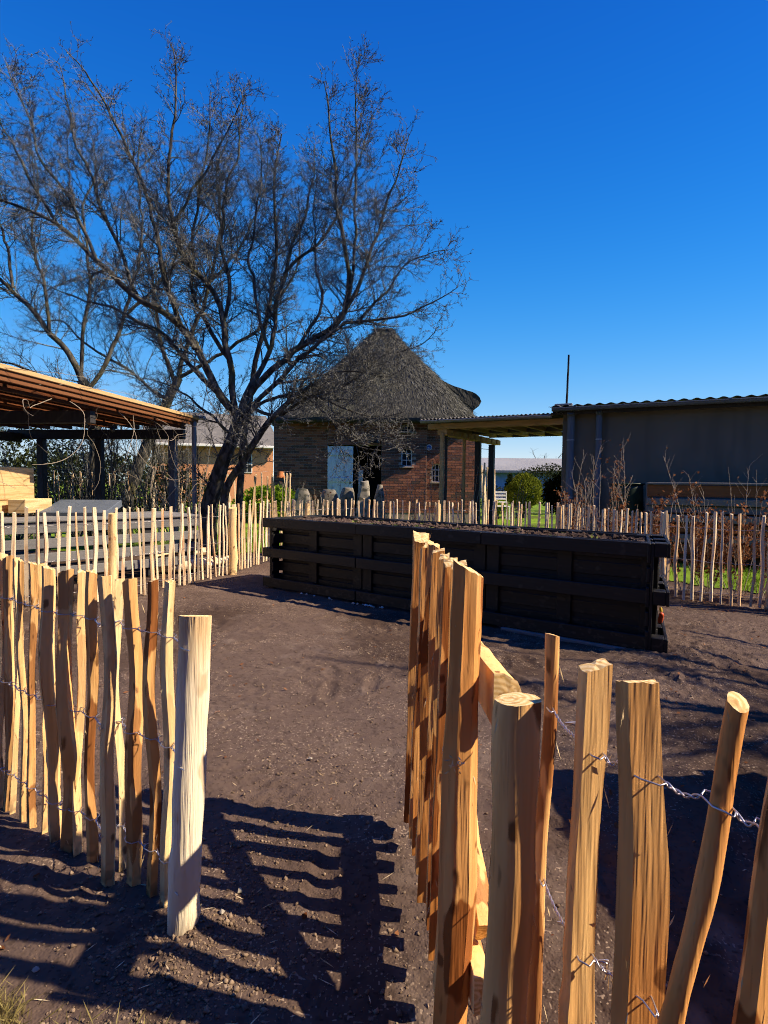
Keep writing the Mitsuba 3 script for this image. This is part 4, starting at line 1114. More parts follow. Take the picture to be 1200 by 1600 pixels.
# doorway: dark passage, open blue leaf, blue frame post
mb = MB()
mb.box((2.3, 0.1, 3.0), (-0.9, 17.6, 1.45), None, 0.01).box((0.1, 1.4, 3.0), (-1.74, 16.98, 1.45), None, 0.01).box((0.1, 1.4, 3.0), (0.04, 16.98, 1.45), None, 0.01)
mb.put(f'{house}__passage_wall', 'm_dark')
dk = numbered(f'{house}__door')
mb = MB()
for k in range(6):
    mb.box((0.122, 0.03, 2.06), (-1.60 + 0.125 * k, 15.93 - 0.012 * k, 1.20), None, 0.004)
scene[dk] = mb.ply('m_bluepaint')
for z in (2.02, 1.25, 0.42):
    MB().box((0.72, 0.03, 0.12), (-1.29, 15.875, z), rotz(-0.096), 0.006).put(f'{dk}__ledge', 'm_bluepaint')
MB().box((0.03, 0.04, 0.14), (-1.0, 15.85, 1.2), None, 0.006).put(f'{dk}__handle', 'm_dark')
MB().box((0.13, 0.10, 1.55), (-0.70, 16.12, 0.775), None, 0.01).box((0.07, 0.08, 1.2), (-0.55, 16.3, 0.6), None, 0.01).put(f'{house}__door_frame', 'm_bluepaint', label='pale blue lower half of the inner door')
# window half hidden high in the wall beside the doorway
MB().box((0.36, 0.05, 0.30), (-0.33, 15.97, 2.48), None, 0.01).put(f'{house}__shutter', 'm_bluegrey')

# thatch: lofted hip with rounded corners
def loft_roof(prof, M=72, power=4.0):
    rows = []
    for xc, hw, yf, yb, z in prof:
        th = np.linspace(0, 2 * np.pi, M, endpoint=False)
        c, s_ = np.cos(th), np.sin(th)
        rx, ry = np.sign(c) * np.abs(c) ** (2 / power), np.sign(s_) * np.abs(s_) ** (2 / power)
        rows.append(np.stack([xc + hw * rx, (yf + yb) / 2 + (yb - yf) / 2 * ry, np.full(M, z)], 1))
    P = np.array(rows)
    K = len(P)
    am = np.array([min(1, q[1] / 2.2) for q in prof])[:, None, None]
    P = P + (meshkit.fbm(P * 1.6, 3, 3)[..., None] - 0.5) * 0.14 * am * np.array([1, 1, 0.5]) + (meshkit.fbm(P * 7, 2, 4)[..., None] - 0.5) * 0.05 * am
    i = (np.arange(K - 1)[:, None] * M + np.arange(M)[None])
    j = (np.arange(K - 1)[:, None] * M + (np.arange(M)[None] + 1) % M)
    q = np.stack([i, j, j + M, i + M], -1).reshape(-1, 4)
    return P, q


zs = [2.72, 2.66, 2.62, 2.66, 2.75, 2.86]
prof = [(-0.27, 2.95, 15.75, 19.7, 2.96), (-0.27, 3.07, 15.52, 19.9, 2.87), (-0.27, 3.15, 15.38, 20.0, 2.89), (-0.27, 3.18, 15.34, 20.0, 3.00)]
for t in np.linspace(0.05, 1, 16):
    hw = np.interp(t, [0, 0.25, 0.5, 0.75, 1], [3.18, 2.50, 1.77, 1.02, 0.30])
    xc = np.interp(t, [0, 0.25, 0.5, 0.75, 1], [-0.27, -0.17, -0.14, -0.12, -0.06])
    prof.append((xc, hw, 15.34 + 3.0 * t, 20.0 - 0.6 * t, 3.0 + 3.28 * t))
prof.append((-0.06, 0.15, 18.45, 19.3, 6.34))
P, q = loft_roof(prof)
mb = MB().add(P.reshape(-1, 3), q)
mb.add(np.vstack([P[-1], P[-1].mean(0)]), np.stack([np.arange(72), (np.arange(72) + 1) % 72, np.full(72, 72)], 1))
mb.add(np.vstack([P[0], P[0].mean(0)]), np.stack([(np.arange(72) + 1) % 72, np.arange(72), np.full(72, 72)], 1))
rk = mb.put(f'{house}__roof', 'm_thatch', smooth=True)
# the wider back roof with its thick rounded eave
pr = Polygon([(-0.6, 5.6), (0.9, 5.40), (1.5, 5.02), (2.3, 4.62), (2.9, 4.42), (3.2, 4.34), (3.33, 4.22), (3.36, 4.05), (3.28, 3.90), (3.10, 3.78), (2.95, 3.4), (-0.6, 3.4)])
v, f = wall_panel(pr, 19.2, 4.0)
m = trimesh.Trimesh(v, f, process=True)
for _ in range(2):
    m = m.subdivide()
v = np.array(m.vertices)
v = v + (meshkit.fbm(v * 3, 3, 5)[:, None] - 0.5) * 0.12
MB().add(v, m.faces).put(f'{house}__roof', 'm_thatch', label='lower wing of the thatch with a thick rounded eave')
MB().box((0.3, 3.6, 3.9), (2.98, 21.3, 1.9), None, 0.01).put(f'{house}__wing_wall', 'm_brick')
# loose reeds all over the thatch
n = 17000
pi = P[4:]
k, mcol = rb.integers(0, len(pi) - 1, n), rb.integers(0, 72, n)
a, b_ = rb.random((n, 1)), rb.random((n, 1))
p0 = (pi[k, mcol] * (1 - a) + pi[k, (mcol + 1) % 72] * a) * (1 - b_) + (pi[k + 1, mcol] * (1 - a) + pi[k + 1, (mcol + 1) % 72] * a) * b_
dn = unit(pi[np.maximum(k, 0), mcol] - pi[k + 1, mcol])
nrm = unit(np.cross(dn, pi[k, (mcol + 1) % 72] - pi[k, mcol]))
nrm = np.where(nrm[:, 2:3] < 0, -nrm, nrm)
keep = nrm[:, 1] < 0.55
p0, dn, nrm = p0[keep], dn[keep], nrm[keep]
n = len(p0)
d = unit(dn + rb.normal(0, 0.16, (n, 3)))
L = rb.uniform(0.12, 0.34, (n, 1))
V, F, n = blades(p0 + nrm * 0.012, p0 + d * L + nrm * rb.uniform(0.0, 0.05, (n, 1)), 0.016, rb, side=unit(np.cross(d, nrm)))
MB().add(V, F, tones(n, 4, rb)).put(f'{rk}__reed', 'm_reed', kind='stuff')

mb = MB()
e = np.linspace(0, 2 * np.pi, 25)[:-1]
V = trimesh.creation.cylinder(radius=0.085, height=0.012, sections=28)
Rx = np.array([[1, 0, 0], [0, 0, -1], [0, 1, 0.0]])
mb.add(np.array(V.vertices) @ Rx.T + [1.31, 16.118, 2.235], V.faces)
pk = mb.put('round_plaque', 'm_signblue', label='small round blue and white plaque on the brick wall under the canopy', cat='sign')
m2 = MB()
V = trimesh.creation.annulus(r_min=0.066, r_max=0.086, height=0.014, sections=28)
m2.add(np.array(V.vertices) @ Rx.T + [1.31, 16.117, 2.235], V.faces)
for dx, w_, h_ in ((-0.025, 0.03, 0.05), (0.02, 0.026, 0.035)):
    m2.box((w_, 0.006, h_), (1.31 + dx, 16.109, 2.225), None, 0.002)
m2.put(f'{pk}__emblem', 'm_white')
lk = thing('wall_lantern', 'dark lantern hanging on the wall above the doorway of the thatched house', 'lamp')
MB().box((0.16, 0.16, 0.22), (-0.31, 15.72, 2.46), rotz(0.3), 0.03).put(f'{lk}__glass', 'm_glass')
MB().box((0.20, 0.20, 0.04), (-0.31, 15.72, 2.59), rotz(0.3), 0.015).box((0.18, 0.18, 0.03), (-0.31, 15.72, 2.34), rotz(0.3), 0.01).tube([(-0.31, 15.72, 2.6), (-0.31, 15.72, 2.70), (-0.31, 16.0, 2.74)], 0.012).put(f'{lk}__bracket', 'm_dark')

# standing stones before the house
for x, z, w, lab, sd, y in ((-1.95, 0.98, 0.30, 'smooth grey standing stone, the leftmost one by the end of the rear fence', 1, 13.0), (-1.32, 0.95, 0.40, 'brownish rounded standing stone in front of the blue door', 2, 13.3), (-0.93, 1.0, 0.34, 'broad standing stone with a lit right edge at the foot of the blue door', 3, 13.2),
                         (-0.50, 1.16, 0.26, 'tall pale upright stone right of the blue door', 4, 13.0), (-0.14, 1.08, 0.24, 'pointed standing stone, the rightmost of the row', 5, 13.1)):
    m = trimesh.creation.box((1, 1, 1))
    for _ in range(4):
        m = m.subdivide()
    v = np.array(m.vertices) * 2
    v = v / np.maximum(1, (np.linalg.norm(v, axis=1, keepdims=True) / 1.28))
    top = np.clip((v[:, 2] + 0.2) / 1.2, 0, 1)
    v[:, 0] = v[:, 0] * (1 - (0.15, 0.25, 0.3, 0.35, 0.55)[sd - 1] * top) + (0, -0.1, 0.2, 0.15, 0.25)[sd - 1] * top
    v = v * np.array([w / 2 + 0.05, w / 3, z / 2 + 0.05])
    v = v * (0.90 + 0.2 * meshkit.fbm(v * 4 + sd * 7, 3, sd))[:, None]
    MB().add(v + [x, y, z / 2], m.faces, tone=((0.35, 0.2, 0.3, 0.75, 0.6)[sd - 1], 0.5)).put('standing_stone', 'm_stone', smooth=35 and True, label=lab, cat='stone')

# ------------------------------------------------------------------ grey shed and corrugated canopy
US, BS = unit([0.894, -0.447, 0]), unit([0.447, 0.894, 0])
S0 = np.array([3.2, 9.7, 0.0])
FS = np.stack([US, BS, [0, 0, 1.0]], 1)


def sp(a, b, z):
    return S0 + US * a + BS * b + np.array([0, 0, z])


def corrugated(a0, a1, b0, b1, z0, z1, wave, amp, thick=0.008, per=8):
    na = int((a1 - a0) / wave * per) + 1
    a = np.linspace(a0, a1, na)
    b = np.linspace(b0, b1, 5)
    V, F, off = [], [], 0
    for s_ in (0, 1):
        A_, B_ = np.meshgrid(a, b)
        Zc = z0 + (z1 - z0) * (B_ - b0) / (b1 - b0) + amp * np.sin(A_ / wave * 2 * np.pi) - s_ * thick
        V.append((S0 + A_[..., None] * US + B_[..., None] * BS + Zc[..., None] * np.array([0, 0, 1.0])).reshape(-1, 3))
        i = (np.arange(4)[:, None] * na + np.arange(na - 1)[None]).ravel() + off
        q = np.stack([i, i + 1, i + na + 1, i + na], 1)
        F.append(q if s_ == 0 else q[:, ::-1])
        off += na * 5
    n5 = na * 5
    i = np.arange(na - 1)
    F.append(np.stack([i, i + n5, i + n5 + 1, i + 1], 1))
    return np.vstack(V), np.vstack(F)


shed = thing('shed', 'long low grey rendered shed with a corrugated roof and zinc gutter', 'shed')
MB().box((6.4, 0.2, 2.62), sp(3.2 - 0.05, 0.1, 1.20), FS, 0.01).box((0.2, 4.0, 2.62), sp(0.05, 2.21, 1.20), FS, 0.01).put(f'{shed}__wall', 'm_render')
MB().add(*corrugated(-0.25, 6.6, -0.28, 4.3, 2.53, 3.0, 0.177, 0.014)).put(f'{shed}__roof', 'm_sheet', smooth=True)
MB().box((6.7, 0.04, 0.10), sp(3.15, -0.13, 2.44), FS, 0.005).put(f'{shed}__fascia', 'm_darkpost')


def gutter(parent, a0, a1, b, z, rad, mat='m_zinc'):
    th = np.linspace(np.pi, 2 * np.pi, 11)
    V, F, off = [], [], 0
    for R_ in (rad, rad - 0.006):
        for a in (a0, a1):
            V.append(np.array([sp(a, b + R_ * math.cos(t), z + R_ * math.sin(t)) for t in th]))
        i = np.arange(10)
        q = np.stack([i, i + 1, i + 12, i + 11], 1) + off
        F.append(q)
        off += 22
    for e_ in (0, 10):
        F.append(np.array([[e_, e_ + 11, e_ + 33, e_ + 22]]))
    mb = MB().add(np.vstack(V), np.vstack(F))
    mb.tube([sp(a0, b - rad, z), sp(a1, b - rad, z)], 0.011, 6)
    k = mb.put(f'{parent}__gutter', mat)
    for a in np.arange(a0 + 0.4, a1, 0.75):
        MB().box((0.03, 0.16, 0.02), sp(a, b + 0.02, z + 0.012), FS, 0.003).put(f'{k}__bracket', mat)


gutter(shed, -0.2, 6.6, -0.24, 2.49, 0.052, 'm_bluegrey')
for a, lab in ((0.10, None), (0.56, None)):
    mb = MB().tube([sp(a, -0.08, 0.0), sp(a, -0.08, 2.36), sp(a, -0.16, 2.43)], 0.062 if a < 0.3 else 0.05, 14)
    k = mb.put(f'{shed}__downpipe', 'm_bluegrey', smooth=30 and False)
    m2 = MB()
    for z in (0.95, 1.95):
        m2.tube([sp(a, -0.08, z - 0.012), sp(a, -0.08, z + 0.012)], 0.068 if a < 0.3 else 0.056, 14)
    m2.put(f'{k}__clip', 'm_zinc')

pole = thing('roof_pole', 'thin dark pole standing upright at the corner of the shed roof', 'pole')
MB().tube([sp(-0.02, 0.15, 2.3), sp(0.0, 0.15, 3.48)], [0.02, 0.017], 8).put(f'{pole}__shaft', 'm_dark', smooth=True)
MB().box((0.30, 0.10, 0.03), sp(-0.06, 0.12, 2.60), FS, 0.005).put(f'{pole}__foot_plate', 'm_zinc')

can = thing('canopy', 'open wooden canopy with corrugated roof between the house and the shed', 'canopy')
MB().add(*corrugated(-2.72, -0.02, -0.18, 4.6, 2.42, 2.62, 0.076, 0.012)).put(f'{can}__roof', 'm_sheet', smooth=True)
gutter(can, -2.72, -0.22, -0.14, 2.385, 0.045)
for b_ in (0.0, 2.2, 4.4):
    MB().box((2.6, 0.08, 0.11), sp(-1.35, b_ + 0.1, 2.30 + b_ * 0.042), FS, 0.006).put(f'{can}__beam', 'm_greywood' if b_ else 'm_tan')
for a in np.arange(-2.45, -0.1, 0.42):
    c = sp(a, 2.42, 2.414)
    sl = math.atan2(0.2, 4.78)
    M = FS @ np.array([[1, 0, 0], [0, math.cos(sl), -math.sin(sl)], [0, math.sin(sl), math.cos(sl)]])
    MB().box((0.06, 4.35, 0.10), c - np.array([0, 0, 0.02]), M, 0.004).put(f'{can}__rafter', 'm_tan')
for k in range(9):
    b_ = 0.15 + k * 0.47
    MB().box((0.20, 0.40, 0.12), sp(-2.36, b_ + 0.15, 2.19 + b_ * 0.02), FS @ rotz(0.02 * (k % 3)), 0.008, tone=(0.8, 0.3)).put(f'{can}__end_block', 'm_tan')
for b_, w_, m_ in ((0.12, 0.075, 'm_tan'), (1.5, 0.06, 'm_tan'), (2.55, 0.13, 'm_darkpost'), (3.75, 0.14, 'm_darkpost'), (0.35, 0.05, 'm_darkpost')):
    MB().box((w_, w_, 2.2), sp(-2.36, b_, 1.08), FS, 0.006).put(f'{can}__post', m_)
MB().tube(spline([sp(-2.42, 0.3, 2.12), sp(-2.44, 2.2, 2.03), sp(-2.4, 4.2, 2.1)], 14), 0.006, 5).put(f'{can}__cable', 'm_dark')
# split logs and poles leaning under the canopy at the house corner
for k in range(7):
    x = 2.62 + 0.075 * k + r.normal(0, 0.01)
    y = 14.7 + 0.12 * k
    mb, cap = stake((x, y - 0.25, 0), (x + r.normal(0, 0.05), y, r.uniform(1.5, 2.0)), 0.055, 0.05, 8, r, rings=8, m=1, chop=0.01, tone=(0.7, r.random()))
    mb.put('leaning_pole', 'm_farwood', smooth=True, label='rough wooden pole leaning under the canopy against the house corner', cat='pole', group='poles leaning under the canopy')

# ------------------------------------------------------------------ behind the right fence: bin, timber stack
bn = thing('rain_barrel', 'very dark green rain barrel standing against the shed wall', 'barrel')
mb = MB()
hh = np.array([0.0, 0.05, 0.3, 0.6, 0.85, 0.92, 0.93])
rr = np.array([0.20, 0.225, 0.25, 0.255, 0.24, 0.235, 0.0])
th = np.linspace(0, 2 * np.pi, 25)[:-1]
V = np.stack([np.outer(rr, np.cos(th)), np.outer(rr, np.sin(th)), np.repeat(hh[:, None] * 1.3, 24, 1)], -1).reshape(-1, 3) + sp(1.05, -0.55, 0)
i, j = np.arange(6)[:, None] * 24 + np.arange(24), np.arange(6)[:, None] * 24 + (np.arange(24) + 1) % 24
mb.add(V, np.stack([i, j, j + 24, i + 24], -1).reshape(-1, 4)).put(f'{bn}__body', 'm_greenbin', smooth=True)
mb = MB()
for z in (0.3, 0.8, 1.19):
    mb.add(np.array((T_ := trimesh.creation.torus(0.25, 0.014, 24, 8)).vertices) + sp(1.05, -0.55, z), T_.faces)
mb.put(f'{bn}__rim', 'm_greenbin', smooth=True)
stk = thing('timber_bench', 'high box of stained and grey planks standing along the shed wall', 'planter box')
for k, (z, m_, h_, o) in enumerate(((1.20, 'm_greywood', 0.03, 0.03), (1.09, 'm_brownplank', 0.17, 0), (0.93, 'm_greywood', 0.10, 0.04), (0.82, 'm_bluegrey', 0.10, 0.0), (0.69, 'm_greywood', 0.11, 0.05), (0.55, 'm_brownplank', 0.12, 0.0), (0.40, 'm_greywood', 0.12, 0.02), (0.24, 'm_brownplank', 0.14, 0.0))):
    MB().box((3.4, 0.04 if z < 1.19 else 0.5, h_), sp(3.05, -1.0 - o + (0.23 if z > 1.19 else 0), z), FS, 0.006).put(f'{stk}__plank', m_)
for a in (1.38, 3.0, 4.7):
    MB().box((0.09, 0.08, 1.22), sp(a, -0.92, 0.60), FS, 0.006).put(f'{stk}__post', 'm_greywood')
MB().box((3.3, 0.42, 0.9), sp(3.05, -0.74, 0.5), FS, 0.01).put(f'{stk}__bed_soil', 'm_soil')


# ------------------------------------------------------------------ shrubs
def leaf_cloud(c, rad, n, size, rng, shell=0.55, flat=1.0, squash=(1, 1, 1)):
    d = unit(rng.normal(size=(n, 3)))
    rr = rng.uniform(shell, 1.0, (n, 1)) ** 0.6
    nz = 0.82 + 0.36 * meshkit.fbm(d * 2.2 + np.asarray(c) * 3, 3, 1)[:, None]
    p = np.asarray(c) + d * rr * nz * rad * np.asarray(squash)
    t = unit(rng.normal(size=(n, 3)) + d * 0.8)
    s = size * rng.uniform(0.6, 1.4, (n, 1))
    return blades(p, p + t * s, s[:, 0] * 0.6, rng)


def shrub(name, label, cat, base, h, spread, seed, leaves=60, mat='m_brownleaf', stems=5, group=None, twig='m_pale_twig', leaf=0.03, lean=(0, 0), low=0.0, rstem=0.005):
    rng = np.random.default_rng(seed)
    k = thing(name, label, cat, group)
    base = np.array([base[0], base[1], 0.0])
    Ps = []
    for j in range(stems):
        a = rng.random() * 6.28
        top = base + [math.cos(a) * spread * rng.uniform(0.3, 1) + lean[0], math.sin(a) * spread * rng.uniform(0.3, 1) + lean[1], h * rng.uniform(0.75, 1.05)]
        b0 = base + np.array([math.cos(a), math.sin(a), 0]) * 0.03
        md = (b0 + top) / 2 + rng.normal(0, 0.06 * h, 3) * [1, 1, 0.3]
        Ps.append(spline([b0, md, top], 12))
    Ps = np.array(Ps)
    Rs = np.repeat(np.linspace(1, 0.35, 12)[None] * rstem, stems, axis=0)
    B1, R1 = sprout(Ps, Rs, rng, 0.13, 0.12 * h, 0.34 * h, (25, 55), 0.35, 6, start=0.25, r_k=0.6, rmin=0.0022, end_f=0.4)
    mb = MB()
    for P_, R_ in ((Ps, Rs), (B1, R1)):
        V, F = tubes(P_, R_, 4)
        mb.add(V, F, np.repeat(rng.random((len(P_), 2)), P_.shape[1] * 4, axis=0))
    mb.put(f'{k}__stems', twig)
    src = np.concatenate([B1.reshape(-1, 3), Ps[:, 3:].reshape(-1, 3)])
    if leaves:
        w = np.exp(-src[:, 2] / h * low)
        p = src[rng.choice(len(src), leaves, p=w / w.sum())] + rng.normal(0, 0.02, (leaves, 3))
        t = unit(rng.normal(size=(leaves, 3)) - [0, 0, 0.5])
        s = leaf * rng.uniform(0.6, 1.3, (leaves, 1))
        V, F, n_ = blades(p, p + t * s, s[:, 0] * 0.55, rng)
        MB().add(V, F, tones(n_, 4, rng)).put(f'{k}__leaves', mat, kind='stuff')
    return k


# brown-leaved beech hedge plants behind the right part of the long fence
hp = [(2.72, 7.4), (2.80, 7.0), (2.95, 6.6), (3.02, 6.25), (3.12, 5.95), (3.22, 5.72), (3.40, 5.6), (3.58, 5.48), (3.78, 5.36), (3.98, 5.25), (4.2, 5.12), (2.62, 7.85)]
for k, (x, y) in enumerate(hp):
    shrub('hedge_plant', 'young hedge plant with dry brown leaves behind the right end of the long fence', 'shrub', (x + 0.1, y + 0.22), 0.80 + 0.15 * ((k * 7) % 3), 0.22, 200 + k, leaves=620, stems=6, group='brown-leaved hedge plants along the fence', leaf=0.042, low=1.1)
for k, (x, y, h_, sp_, lv, lab) in enumerate([(2.75, 6.95, 1.62, 0.16, 60, 'tall thin shrub with a few dry leaves left of the two grey downpipes'), (2.98, 7.0, 1.70, 0.10, 120, 'tall narrow shrub with many dry leaves in front of the shed wall'), (2.55, 7.3, 1.55, 0.2, 40, 'bare forked shrub before the corner downpipe of the shed'),
                                              (3.55, 5.95, 1.45, 0.30, 25, 'bare shrub with long slanting shoots before the plank box'), (3.85, 5.8, 1.42, 0.32, 12, 'bare shrub with fine upright shoots at the right, before the plank box'), (4.3, 5.5, 1.3, 0.2, 8, 'few bare curved shoots at the right edge behind the fence')]):
    shrub('bare_shrub', lab, 'shrub', (x, y), h_, sp_, 240 + k, leaves=lv, stems=4, leaf=0.035, lean=(-0.22 if k == 3 else 0.0, 0))
for k, (x, y, h_, lv, lab) in enumerate([(0.62, 12.4, 1.35, 30, 'bare rose bush below the arched window with the blue frame'), (1.15, 12.2, 1.75, 40, 'taller bare shrub at the brick corner left of the canopy'), (1.85, 11.8, 1.55, 60, 'bare shrub with reddish leaves between the canopy posts'), (0.1, 12.6, 1.1, 30, 'low bare bush right of the standing stones'), (-2.3, 13.2, 1.4, 10, 'bare bush before the left brick wall of the house'), (-1.5, 12.8, 1.0, 60, 'small brown-leaved bush at the foot of the standing stones'), (2.7, 11.2, 1.2, 80, 'bare shrub with pale leaves at the foot of the shed corner')]):
    shrub('bare_shrub', lab, 'shrub', (x, y), h_, 0.35, 260 + k, leaves=lv, stems=6, leaf=0.05, rstem=0.008)
for k, (x, y, h_, lab) in enumerate([(-5.6, 9.9, 2.3, 'dense bare thicket behind the pavilion between its left posts'), (-4.95, 9.6, 2.6, 'dense bare thicket just left of the middle post of the pavilion'), (-4.2, 9.7, 2.5, 'dense bare thicket right of the middle post of the pavilion'), (-3.6, 9.5, 2.2, 'bare thicket of thin stems behind the right post of the pavilion'), (-6.6, 9.8, 2.2, 'bare thicket at the left edge behind the plywood box')]):
    shrub('bare_thicket', lab, 'shrub', (x, y), h_, 1.15, 280 + k, leaves=0, stems=18, twig='m_twig', rstem=0.011)
# topiary ball, hedges, small green bush
rs = np.random.default_rng(300)
tp = thing('topiary_ball', 'round clipped yellow green bush on the lawn behind the fence', 'bush')
V, F, n = leaf_cloud((4.90, 19.0, 0.93), 0.60, 9000, 0.062, rs, 0.72, squash=(1.02, 1, 0.98))
MB().add(V, F, tones(n, 4, rs)).put(f'{tp}__foliage', 'm_topiary', kind='stuff')
MB().tube([(4.90, 19, 0), (4.90, 19, 0.6)], 0.05).put(f'{tp}__trunk', 'm_bark')
for c, rad, sq, n_, lab, nm in (((6.5, 21.5, 1.2), 1.1, (1.3, 0.9, 0.75), 6000, 'dark spreading hedge bush right of the round topiary', 'hedge_bush'), ((3.95, 12.2, 0.95), 0.36, (1, 1, 1.2), 3000, 'dark rounded bush close to the shed corner', 'hedge_bush'), ((8.6, 24.0, 1.1), 1.2, (1.4, 1, 0.7), 3500, 'dark bush half hidden behind the shed corner', 'hedge_bush'),
                                ((3.85, 18.4, 0.42), 0.29, (1.2, 1, 0.8), 1200, 'small bright green bush left of the round topiary', 'garden_bush'), ((4.9, 27.0, 0.6), 0.9, (2.6, 0.8, 0.6), 3500, 'low clipped hedge before the blue hall', 'hedge_bush')):
    k = thing(nm, lab, 'bush')
    V, F, n = leaf_cloud(c, rad, n_, 0.07, rs, 0.4, squash=sq)
    MB().add(V, F, tones(n, 4, rs)).put(f'{k}__foliage', 'm_grass' if nm == 'garden_bush' else 'm_hedge', kind='stuff')
    MB().tube([(c[0], c[1], 0), (c[0], c[1], c[2])], 0.05).put(f'{k}__trunk', 'm_bark')

hall = thing('blue_hall', 'long low blue hall with a pale grey roof far behind the garden', 'hall')
MB().box((26, 12, 2.5), (20.5, 52.2, 1.15), rotz(-0.02), 0.02).put(f'{hall}__wall', 'm_hallblue')
v = np.array([(6.9, 45.6, 2.35), (34.5, 45.0, 2.35), (34.5, 52, 3.75), (6.9, 52.6, 3.75), (34.5, 58.5, 2.35), (6.9, 59, 2.35)])
MB().add(v, np.array([[0, 1, 2], [0, 2, 3], [3, 2, 4], [3, 4, 5]])).put(f'{hall}__roof', 'm_hallroof')
MB().box((27.6, 0.14, 0.22), (20.7, 45.25, 2.28), rotz(-0.02), 0.02).put(f'{hall}__eave', 'm_bluegrey')
for x in (10.9, 13.0):
    MB().box((1.1, 0.06, 1.0), (x, 47.9, 2.86), np.array([[1, 0, 0], [0, 0.28, -0.98], [0, 0.98, 0.28]]) @ np.diag([1, 1, 1.0]) if False else np.eye(3), 0.01).put(f'{hall}__skylight', 'm_white') if False else None
for k, (x, h_) in enumerate(((9.9, 2.2), (10.6, 2.0), (11.3, 2.1))):
    fk = thing('small_conifer', ('small dark conifer in front of the blue hall, the leftmost of three', 'smallest dark conifer in front of the blue hall, the middle of three', 'small dark conifer in front of the blue hall, the rightmost of three')[k], 'tree', 'dark conifers before the blue hall')
    V, F, n = leaf_cloud((x, 43, h_ * 0.45), 0.5, 700, 0.22, rs, 0.2, squash=(0.6, 0.6, h_))
    MB().add(V, F, tones(n, 4, rs)).put(f'{fk}__foliage', 'm_hedge', kind='stuff')
# pale garden chair
ch = thing('garden_chair', 'pale metal garden chair on the lawn at the left of the topiary', 'chair')
C0 = np.array([3.85, 18.0, 0])
for dx in (-0.24, 0.24):
    for dy in (-0.22, 0.22):
        MB().tube([C0 + [dx, dy, 0], C0 + [dx, dy, 0.45 if dy < 0 else 0.95]], 0.016).put(f'{ch}__leg', 'm_white')
MB().box((0.52, 0.48, 0.03), C0 + [0, 0, 0.45], None, 0.01).put(f'{ch}__seat', 'm_white')
for k in range(4):
    MB().box((0.50, 0.02, 0.06), C0 + [0, 0.22, 0.58 + 0.11 * k], None, 0.008).put(f'{ch}__slat', 'm_white')

# ------------------------------------------------------------------ left: pavilion, boxes, benches
pav = thing('pavilion', 'open wooden pavilion with a slatted orange roof on black posts at the left', 'pavilion')
E0, E1 = np.array([-3.72, 3.2, -0.04]), np.array([-3.03, 8.95, -0.04])
ue = unit(E1 - E0)
le = np.array([-ue[1], ue[0], 0])
FP = np.stack([ue, le, [0, 0, 1.0]], 1)
LE = np.linalg.norm(E1 - E0)


def pp_(a, l, z):
    return E0 + ue * a + le * l + np.array([0, 0, z])


for k in range(3):
    MB().box((LE, 0.028, 0.046), pp_(LE / 2, 0.012 + 0.022 * k, 2.228 - 0.050 * k), FP, 0.004, tone=(0.9, 0.2 + 0.2 * k)).put(f'{pav}__fascia', 'm_tan' if k == 0 else 'm_brownplank')
for k in range(17):
    MB().box((LE - 0.05, 0.155, 0.022), pp_(LE / 2, 0.16 + 0.19 * k, 2.235), FP, 0.003).put(f'{pav}__roof_slat', 'm_orangewood')
for k in range(8):
    MB().box((LE - 0.08, 0.05, 0.11), pp_(LE / 2, 0.24 + 0.40 * k, 2.105), FP, 0.004, tone=(R0.random(), R0.random())).put(f'{pav}__rafter', 'm_orangewood')
for a in np.arange(0.3, LE, 0.9):
    MB().box((0.05, 3.2, 0.05), pp_(a, 1.65, 2.19), FP, 0.004).put(f'{pav}__batten', 'm_orangewood')
for a in (0.9, 3.4, LE - 0.12):
    MB().box((0.10, 3.1, 0.15), pp_(a, 1.75, 1.955), FP, 0.006).put(f'{pav}__beam', 'm_darkpost')
MB().box((LE - 0.3, 0.1, 0.15), pp_(LE / 2, 3.1, 1.90), FP, 0.006).put(f'{pav}__beam', 'm_darkpost')
for a, l in ((LE - 0.12, 0.40), (LE - 0.12, 1.68), (LE - 0.12, 2.72), (0.9, 3.1), (3.4, 3.1)):
    MB().box((0.11, 0.11, 1.90), pp_(a, l, 0.93), FP, 0.006).put(f'{pav}__post', 'm_bluegrey' if l == 0.40 else 'm_darkpost')
MB().tube([(-3.09, 8.85, 0), (-3.085, 8.85, 2.12)], 0.036, 12).put(f'{pav}__downpipe', 'm_zinc', smooth=True)
MB().box((0.1, 0.16, 0.06), (-3.03, 8.98, 2.2), FP, 0.01).put(f'{pav}__gutter_end', 'm_white')
# string light
sl = thing('string_light', 'string of clear round bulbs hanging under the pavilion roof', 'string light')
pts = np.array([(-4.35, 5.2, 2.02), (-4.127, 6.3, 2.10), (-3.941, 7.2, 1.96), (-3.779, 7.6, 1.94), (-3.5, 8.6, 2.0)])
MB().tube(spline(pts, 40), 0.006, 5).put(f'{sl}__cable', 'm_dark')
for p in pts[1:4]:
    s_ = trimesh.creation.icosphere(subdivisions=2, radius=0.032)
    k = MB().tube([p + [0, 0, 0.0], p - [0, 0, 0.045]], 0.016, 8).put(f'{sl}__socket', 'm_dark')
    MB().add(np.array(s_.vertices) * [1, 1, 1.2] + p - [0, 0, 0.075], s_.faces).put(f'{sl}__bulb', 'm_glass', smooth=True)
